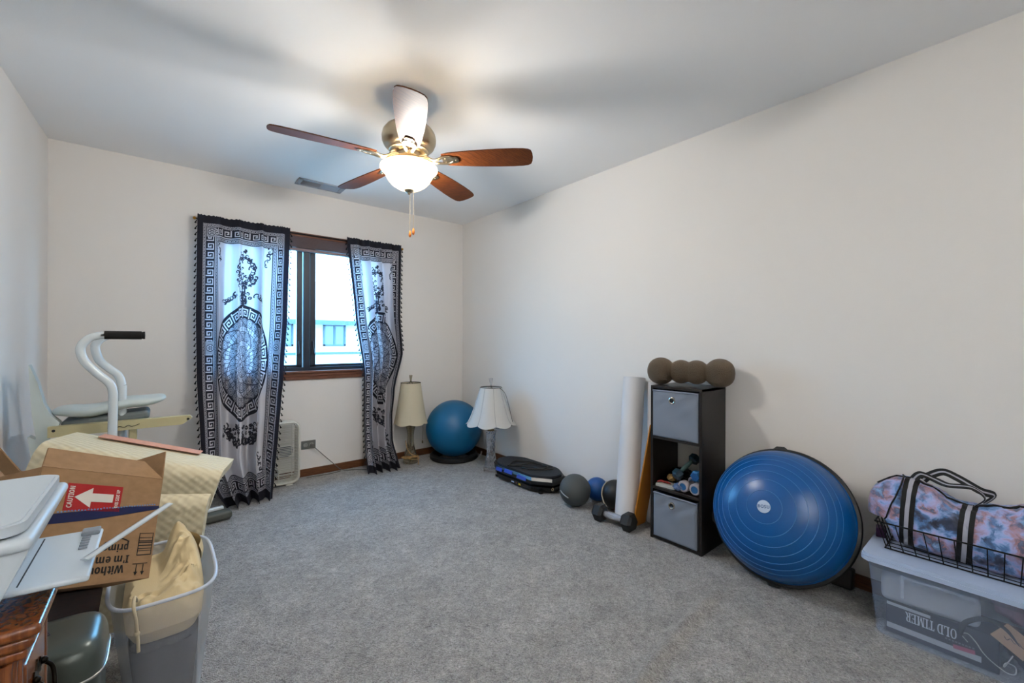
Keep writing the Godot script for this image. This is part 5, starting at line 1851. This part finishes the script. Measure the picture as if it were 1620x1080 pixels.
	# blue printed tape across the seam
	b = MB.new()
	b.prism(xf(0, 0, 0.0006), PackedVector2Array([Vector2(-W, 0.152), Vector2(-0.20, 0.170), Vector2(-0.002, 0.204), Vector2(-0.002, 0.214), Vector2(-0.10, 0.208), Vector2(-0.30, 0.184), Vector2(-W, 0.178)]), 0.0009)
	var tp := part(t, "blue_tape", b, mat("blue_tape", Color(0.015, 0.06, 0.26), 0.4), "blue printed packing tape")
	b = MB.new()
	var rng := RandomNumberGenerator.new()
	rng.seed = 8
	for i in 34:
		var x := -0.30 + i * 0.0085
		b.box(xf(x, 0.1865 + 0.108 * (x + 0.30) + 0.002 * rng.randf(), 0.0012, 0, 0, rng.randf_range(-30, 30)), Vector3(0.0045, 0.0035, 0.0004))
	part(tp, "torn_print", b, mat("tape_pale", Color(0.35, 0.50, 0.70), 0.5)).set_meta("kind", "stuff")
	# printed words, all standing on their heads
	var ink := mat("box_ink", Color(0.028, 0.022, 0.018), 0.7)
	var flip := func(x: float, y: float) -> Transform3D:
		return Transform3D(Basis(Vector3(-1, 0, 0), Vector3(0, -1, 0), Vector3(0, 0, 1)), Vector3(x, y, 0.0004))
	words(t, "lettering", "prime", 0.021, flip.call(-0.124, 0.092), ink, "Droid Sans", true)
	words(t, "lettering", "I'm empty", 0.022, flip.call(-0.150, 0.060), ink, "Droid Sans", true)
	words(t, "lettering", "Without", 0.022, flip.call(-0.147, 0.034), ink, "Droid Sans", true)
	b = MB.new()
	var sm := []
	for i in 15:
		var q := i / 14.0
		sm.append(Vector3(lerpf(-0.158, -0.086, q), 0.104 + 0.012 * sin(PI * q) + 0.004 * q, 0.0005))
	b.tube(sm, 0.0017, 6, false, 0.3, Vector3(0, 1, 0))
	b.prism(xf(-0.160, 0.103, 0.0006, 0, 0, 25), PackedVector2Array([Vector2(-0.004, 0.0), Vector2(0.006, 0.005), Vector2(0.004, -0.005)]), 0.0006)
	part(t, "curved_arrow", b, ink)
	b = MB.new()
	b.box(xf(-0.054, 0.099, 0.0005, 0, 0, 0), Vector3(0.0022, 0.064, 0.0006))
	b.box(xf(-0.008, 0.099, 0.0005), Vector3(0.0022, 0.064, 0.0006))
	for y in [0.068, 0.080, 0.086, 0.095, 0.103, 0.108, 0.117, 0.130]:
		b.box(xf(-0.031, y, 0.0005), Vector3(0.046, 0.0016 + 0.0018 * fposmod(y * 377.0, 1.0), 0.0006))
	part(t, "bar_print", b, ink)
	b = MB.new()
	b.box(xf(-0.039, 0.044, 0.0005), Vector3(0.048, 0.0020, 0.0006))
	for x in [-0.050, -0.028]:
		b.box(xf(x, 0.031, 0.0005), Vector3(0.0024, 0.022, 0.0006))
		b.prism(xf(x, 0.016, 0.0005), PackedVector2Array([Vector2(-0.006, 0.006), Vector2(0.006, 0.006), Vector2(0, -0.004)]), 0.0006)
	part(t, "arrow_print", b, ink)

func foam_pads() -> void:
	var im := Image.create(64, 64, false, Image.FORMAT_L8)
	for y in 64:
		for x in 64:
			var g := 0.5 + 0.5 * sin(x * TAU / 64.0) * sin(y * TAU / 64.0)
			im.set_pixel(x, y, Color(g, g, g))
	var m := mat("waffle_foam", Color(0.80, 0.755, 0.635), 0.9)
	relief(m, ImageTexture.create_from_image(im), 0.4)
	triplanar(m, Vector3(30, 30, 30))
	# each pad is bent over a ridge: a banana-shaped section pushed along it
	var bend := func(back: float, drop: float, th: float) -> PackedVector2Array:
		var p := PackedVector2Array()
		if back > 0.05:
			p.append(Vector2(-back, -0.012)); p.append(Vector2(-0.05, 0.0))
		p.append_array(arc(0.055, PI / 2, 0.0, 8, Vector2(-0.02, -0.055)))
		p.append(Vector2(0.045, -drop))
		p.append(Vector2(0.045 - th, -drop))
		p.append_array(arc(0.055 - th, 0.0, PI / 2, 5, Vector2(-0.02, -0.055)))
		if back > 0.05:
			p.append(Vector2(-0.05, -th)); p.append(Vector2(-back, -th - 0.012))
		return p
	for q in [["long cream waffle foam pad folded over the carton top", Vector3(-2.91, 0.765, 1.500), Vector3(-2.340, 0.582, 1.665), 0.26, 0.165], ["short cream waffle foam pad hanging behind the clear tub", Vector3(-2.675, 0.548, 1.668), Vector3(-2.395, 0.512, 1.757), 0.03, 0.505]]:
		var A: Vector3 = q[1]
		var B: Vector3 = q[2]
		var d := (B - A).normalized()
		var f := Vector3(-d.z, 0, d.x).normalized()
		var u := d.cross(f)
		if u.y < 0: u = -u
		if f.z < 0: f = -f
		var T := Transform3D(Basis(f, u, f.cross(u)), (A + B) / 2)
		var b := MB.new()
		b.prism(T, bend.call(q[3], q[4], 0.042), A.distance_to(B), 0.5)
		var t := thing("foam_pad", q[0], "foam pad", A, 0.0, "folded foam pads by the left wall")
		wpart(t, "pad", b, m)
		if q[3] > 0.1:
			b = MB.new()
			b.prism(T * xf(-0.225, 0.004, 0.02), PackedVector2Array([Vector2(-0.03, -0.006), Vector2(0.035, -0.003), Vector2(0.035, -0.0005), Vector2(-0.03, -0.0015)]), A.distance_to(B) * 0.62)
			wpart(t, "pink_ticking", b, mat("pink_ticking", Color(0.78, 0.56, 0.47), 0.85), "pinkish red cover cloth along the fold")

func storage_tub() -> void:
	var clear := mat("tub_plastic", Color(0.86, 0.88, 0.92, 0.30), 0.30)
	clear.transparency = BaseMaterial3D.TRANSPARENCY_ALPHA
	var o := Vector3(-2.543, 0, 2.05)
	var t := thing("plastic_tub", "tall clear plastic tub full of cloth near the wooden stand", "tub", o)
	var wall := func(hx: float, hz: float, s: float, y: float) -> Vector3:
		var a := TAU * s
		return Vector3(signf(cos(a)) * pow(absf(cos(a)), 0.5) * hx, y, signf(sin(a)) * pow(absf(sin(a)), 0.5) * hz)
	var b := MB.new()
	b.grid(func(s: float, v: float) -> Vector3: return wall.call(lerpf(0.096, 0.135, v), lerpf(0.185, 0.238, v), s, 0.005 + 0.373 * v), 96, 12, true, true)
	b.grid(func(s: float, v: float) -> Vector3: return wall.call(0.096 * v, 0.185 * v, s, 0.005), 96, 3, true, false)
	part(t, "tub_wall", b, clear)
	b = MB.new()
	var rim := []
	for k in 96: rim.append(wall.call(0.138, 0.241, k / 96.0, 0.379))
	b.tube(rim, 0.0055, 8, true)
	part(t, "rolled_rim", b, mat("tub_rim", Color(0.82, 0.85, 0.90, 0.7), 0.3))
	M.tub_rim.transparency = BaseMaterial3D.TRANSPARENCY_ALPHA
	# dark clothes at the bottom
	b = MB.new()
	var nz := FastNoiseLite.new()
	nz.seed = 3; nz.frequency = 3.0
	b.grid(func(s: float, v: float) -> Vector3:
		var p: Vector3 = wall.call(0.090 * sin(PI * v * 0.5 + 0.001), 0.178 * sin(PI * v * 0.5 + 0.001), s, 0)
		return Vector3(p.x * (1.0 if v < 0.999 else 0.98), 0.225 + 0.025 * nz.get_noise_2d(p.x * 4, p.z * 4) - 0.02 * v, p.z), 60, 16, true, false)
	b.grid(func(s: float, v: float) -> Vector3: return wall.call(0.085 + 0.006 * v, 0.172 + 0.006 * v, s, 0.010 + 0.195 * v), 60, 6, true, true)
	single("dark_clothes", b, mat("dark_cloth", Color(0.035, 0.032, 0.034), 0.9), "dark clothes filling the bottom of the clear tub", "clothes", o)
	# cream cloth bag stuffed on top
	var cr := mat("cream_canvas", Color(0.78, 0.70, 0.54), 0.9)
	relief(cr, noise_tex(0.4, 256, [], 17, 2), 0.05)
	triplanar(cr, Vector3(4, 4, 4))
	var bag := thing("cloth_bag", "cream canvas drawstring bag stuffed in the clear tub", "bag", o + Vector3(0, 0.236, 0))
	var fz := FastNoiseLite.new()
	fz.seed = 31; fz.frequency = 1.0; fz.fractal_octaves = 2
	# soft heap with long creases pulled towards the drawn mouth
	b = MB.new()
	b.grid(func(s: float, v: float) -> Vector3:
		var r := minf(v / 0.8, 1.0)
		var q: Vector3 = wall.call(0.108 * r, 0.208 * r, s, 0.0)
		var dome := sqrt(clampf(1.0 - pow(r, 5.0), 0.0, 1.0))
		var line := q.x * 1.25 + q.z * 0.5
		var top := 0.135 + 0.085 * smoothstep(0.10, -0.12, q.z) * smoothstep(-0.05, 0.05, q.x)
		top += 0.026 * (1.0 - absf(sin(line * 23.0 + 0.9 + 2.0 * fz.get_noise_2d(q.x * 6.0, q.z * 6.0)))) + 0.010 * (1.0 - absf(sin(line * 58.0 + q.z * 14.0))) + 0.022 * fz.get_noise_2d(q.x * 14.0, q.z * 14.0)
		var y := lerpf(0.045, top, dome)
		# the tilted carton presses it down at the left
		var under := smoothstep(0.03, -0.02, q.x) * smoothstep(0.185, 0.15, q.z)
		y = lerpf(y, minf(y, 0.128), under)
		if v > 0.8:
			var k := (v - 0.8) / 0.2
			y = lerpf(y, 0.0, k)
			q = wall.call(lerpf(0.108, 0.088, k), lerpf(0.208, 0.182, k), s, 0.0)
		return Vector3(q.x, y, q.z), 120, 70, true, false)
	part(bag, "bag_body", b, cr)
	b = MB.new()
	b.grid(func(s: float, v: float) -> Vector3:
		var a := lerpf(-1.25, 0.25, s)
		return Vector3(0.104 * cos(a) + 0.008 * sin(PI * v) + 0.003 * sin(s * 11.0), lerpf(0.10, 0.178 + 0.012 * sin(s * 4.0), v), -0.085 + 0.12 * sin(a)), 30, 12, false)
	part(bag, "mouth_flap", b, cr)
	b = MB.new()
	b.tube(smooth([Vector3(-0.065, 0.150, 0.205), Vector3(-0.070, 0.176, 0.235), Vector3(-0.071, 0.160, 0.262), Vector3(-0.066, 0.125, 0.269), Vector3(-0.062, 0.07, 0.268), Vector3(-0.060, 0.03, 0.266)], 6), 0.0042, 8)
	b.ball(xf(-0.0635, 0.085, 0.268), 0.0075, 10)
	part(bag, "drawstring", b, mat("string_cream", Color(0.76, 0.70, 0.58), 0.9))

func _fill(x: float, n: int) -> Array:
	var o := []
	for i in n: o.append(x)
	return o

func left_furniture() -> void:
	var dark := wood("dark_stand_wood", Color(0.045, 0.014, 0.009), Color(0.095, 0.032, 0.020), Vector3(3, 3, 12), 0.4)
	# dark night stand that carries the tilted carton
	var t := thing("night_stand", "dark red brown wooden stand under the tilted carton", "stand", Vector3(-2.975, 0, 2.22))
	var b := MB.new()
	b.rbox(xf(0, 0.319, 0), Vector3(0.36, 0.022, 0.42), 0.006)
	part(t, "top", b, dark)
	b = MB.new()
	b.rbox(xf(0, 0.199, 0), Vector3(0.33, 0.218, 0.39), 0.004)
	part(t, "body", b, dark)
	for q in [[-1, -1], [1, -1], [-1, 1], [1, 1]]:
		b = MB.new()
		b.rbox(xf(q[0] * 0.145, 0.045, q[1] * 0.175), Vector3(0.035, 0.09, 0.035), 0.004)
		part(t, "leg", b, dark)
	for k in 2:
		b = MB.new()
		b.rbox(xf(0.167, 0.148 + k * 0.106, 0), Vector3(0.010, 0.095, 0.35), 0.004)
		var dr := part(t, "drawer_front", b, dark)
		b = MB.new()
		b.ball(xf(0.183, 0.148 + k * 0.106, 0), 0.013, 12)
		part(dr, "knob", b, M.lamp_brass)
	# waste bin
	var steel := mat("bin_steel", Color(0.30, 0.33, 0.31), 0.30, 0.4)
	t = thing("waste_bin", "dark grey lidded metal waste bin beside the wooden cabinet", "bin", Vector3(-2.748, 0, 2.545))
	var rr := func(w: float, l: float, s: float, y: float) -> Vector3:
		var a := TAU * s
		return Vector3(signf(cos(a)) * pow(absf(cos(a)), 0.45) * w, y, signf(sin(a)) * pow(absf(sin(a)), 0.45) * l)
	b = MB.new()
	b.grid(func(s: float, v: float) -> Vector3: return rr.call(lerpf(0.082, 0.092, v), lerpf(0.090, 0.100, v), s, 0.005 + 0.415 * v), 72, 6, true, true)
	b.grid(func(s: float, v: float) -> Vector3: return rr.call(0.082 * v, 0.090 * v, s, 0.005), 72, 2, true, false)
	part(t, "bin_body", b, steel)
	b = MB.new()
	b.grid(func(s: float, v: float) -> Vector3:
		var e := v * PI / 2
		var k := pow(cos(e), 0.34)
		return rr.call(0.096 * k, 0.104 * k, s, 0.425 + 0.075 * pow(sin(e), 0.7)), 72, 20, true, true)
	part(t, "lid", b, steel)
	b = MB.new()
	var rim := []
	for k in 72: rim.append(rr.call(0.0965, 0.1045, k / 72.0, 0.424))
	b.tube(rim, 0.0035, 8, true)
	part(t, "chrome_rim", b, mat("bright_chrome", Color(0.78, 0.78, 0.76), 0.15, 1.0))
	b = MB.new()
	b.rbox(xf(-0.035, 0.5004, 0.0, 20), Vector3(0.07, 0.004, 0.030), 0.002)
	part(t, "lid_plate", b, M.stand_black)
	# carved wooden cabinet with the printer on it
	var oak := wood("polished_walnut", Color(0.36, 0.18, 0.075), Color(0.54, 0.30, 0.14), Vector3(9, 0.7, 9), 0.26)
	oak.clearcoat_enabled = true; oak.clearcoat = 0.35; oak.clearcoat_roughness = 0.12
	var cx := -2.93
	t = thing("wooden_cabinet", "polished carved walnut cabinet with brass drop handle under the printer", "cabinet", Vector3(cx, 0, 2.91))
	b = MB.new()
	b.rbox(xf(-0.005, 0.36, 0), Vector3(0.43, 0.66, 0.185), 0.003)
	part(t, "carcass", b, oak)
	b = MB.new()
	# stepped moulding under and round the top
	for q in [[0.741, 0.482, 0.236, 0.018, 0.008], [0.722, 0.466, 0.220, 0.020, 0.009], [0.704, 0.450, 0.206, 0.016, 0.006]]:
		b.rbox(xf(-0.001, q[0], 0), Vector3(q[1], q[3], q[2]), q[4], 3)
	part(t, "moulded_top", b, oak)
	b = MB.new()
	b.rbox(xf(-0.001, 0.03, 0), Vector3(0.45, 0.06, 0.205), 0.008, 3)
	part(t, "plinth", b, oak)
	# reeded corner columns
	for q in [[0.205, 0.088], [0.205, -0.088]]:
		b = MB.new()
		for k in 3:
			b.lathe(xf(q[0] + (k - 1) * -0.004, 0.06, q[1] + (k - 1) * 0.006), [Vector2(0.008, 0.0), Vector2(0.008, 0.62), Vector2(0.0095, 0.635)], 12)
		part(t, "reeded_column", b, oak)
	for k in 3:
		b = MB.new()
		b.rbox(xf(0.212, 0.165 + k * 0.205, 0), Vector3(0.012, 0.19, 0.135), 0.006, 3)
		var dr := part(t, "drawer_front", b, oak)
		b = MB.new()
		var y := 0.175 + k * 0.205
		b.prism(xf(0.2185, y + 0.035, 0, 90), PackedVector2Array([Vector2(-0.035, 0), Vector2(-0.022, 0.012), Vector2(-0.010, 0.006), Vector2(0, 0.020), Vector2(0.010, 0.006), Vector2(0.022, 0.012), Vector2(0.035, 0), Vector2(0.022, -0.012), Vector2(0.008, -0.006), Vector2(0, -0.016), Vector2(-0.008, -0.006), Vector2(-0.022, -0.012)]), 0.003)
		b.tube(smooth([Vector3(0.222, y + 0.034, -0.028), Vector3(0.232, y + 0.02, -0.030), Vector3(0.236, y - 0.004, -0.020), Vector3(0.237, y - 0.012, 0.0), Vector3(0.236, y - 0.004, 0.020), Vector3(0.232, y + 0.02, 0.030), Vector3(0.222, y + 0.034, 0.028)], 5), 0.0032, 8)
		for s in [-1, 1]: b.ball(xf(0.222, y + 0.036, s * 0.028), 0.006, 10)
		part(dr, "drop_handle", b, mm("aged_brass", Color(0.10, 0.085, 0.06), 0.3, 0.9), "dark aged brass drop handle")

func printer() -> void:
	var white := mat("printer_white", Color(0.74, 0.78, 0.81), 0.38)
	var grey := mat("printer_grey", Color(0.50, 0.53, 0.56), 0.5)
	var o := Vector3(-2.92, 0.7505, 2.895)
	var t := thing("printer", "white home printer with paper tray pulled out on the cabinet", "printer", o)
	var b := MB.new()
	# body section in x and y, pushed along z
	b.prism(xf(0, 0, 0), rounded(PackedVector2Array([Vector2(-0.20, 0.0), Vector2(0.170, 0.0), Vector2(0.195, 0.055), Vector2(0.222, 0.118), Vector2(0.222, 0.134), Vector2(-0.20, 0.134)]), 0.004), 0.30, 0.7)
	part(t, "body", b, white)
	b = MB.new()
	b.rbox(xf(0.012, 0.1255, 0.0), Vector3(0.425, 0.020, 0.318), 0.0095, 4)
	part(t, "shoulder", b, white)
	b = MB.new()
	b.prism(xf(0.008, 0.146, 0, 0, 90), round_rect(0.415, 0.306, 0.028, 8), 0.014)
	b.prism(xf(0.008, 0.1535, 0, 0, 90), round_rect(0.405, 0.296, 0.026, 8), 0.003)
	part(t, "scanner_lid", b, white)
	b = MB.new()
	b.prism(xf(0.008, 0.137, 0, 0, 90), round_rect(0.402, 0.294, 0.026, 8), 0.006)
	part(t, "lid_gap", b, mat("printer_gap", Color(0.05, 0.07, 0.09), 0.6))
	# output tray
	b = MB.new()
	b.rbox(xf(0.225, 0.040, -0.004, 0, 0, -3), Vector3(0.105, 0.009, 0.225), 0.004)
	var tr := part(t, "output_tray", b, white)
	b = MB.new()
	b.rbox(xf(0.200, 0.0455, -0.004, 0, 0, -3), Vector3(0.0022, 0.0014, 0.20), 0.0005, 1)
	part(tr, "tray_groove", b, M.printer_gap)
	b = MB.new()
	b.rbox(xf(0.262, 0.046, -0.095, 0, 0, -3), Vector3(0.026, 0.008, 0.028), 0.003)
	for k in 5: b.rbox(xf(0.258, 0.0445, -0.070 + k * 0.013, 0, 0, -3), Vector3(0.012, 0.003, 0.006), 0.001, 1)
	part(tr, "tray_guide", b, grey)
	b = MB.new()
	b.tube([Vector3(0.268, 0.052, 0.064), Vector3(0.378, 0.080, -0.063)], 0.0085, 4, false, 0.35, Vector3(0.65, 0, 0.75))
	part(tr, "stop_arm", b, white)
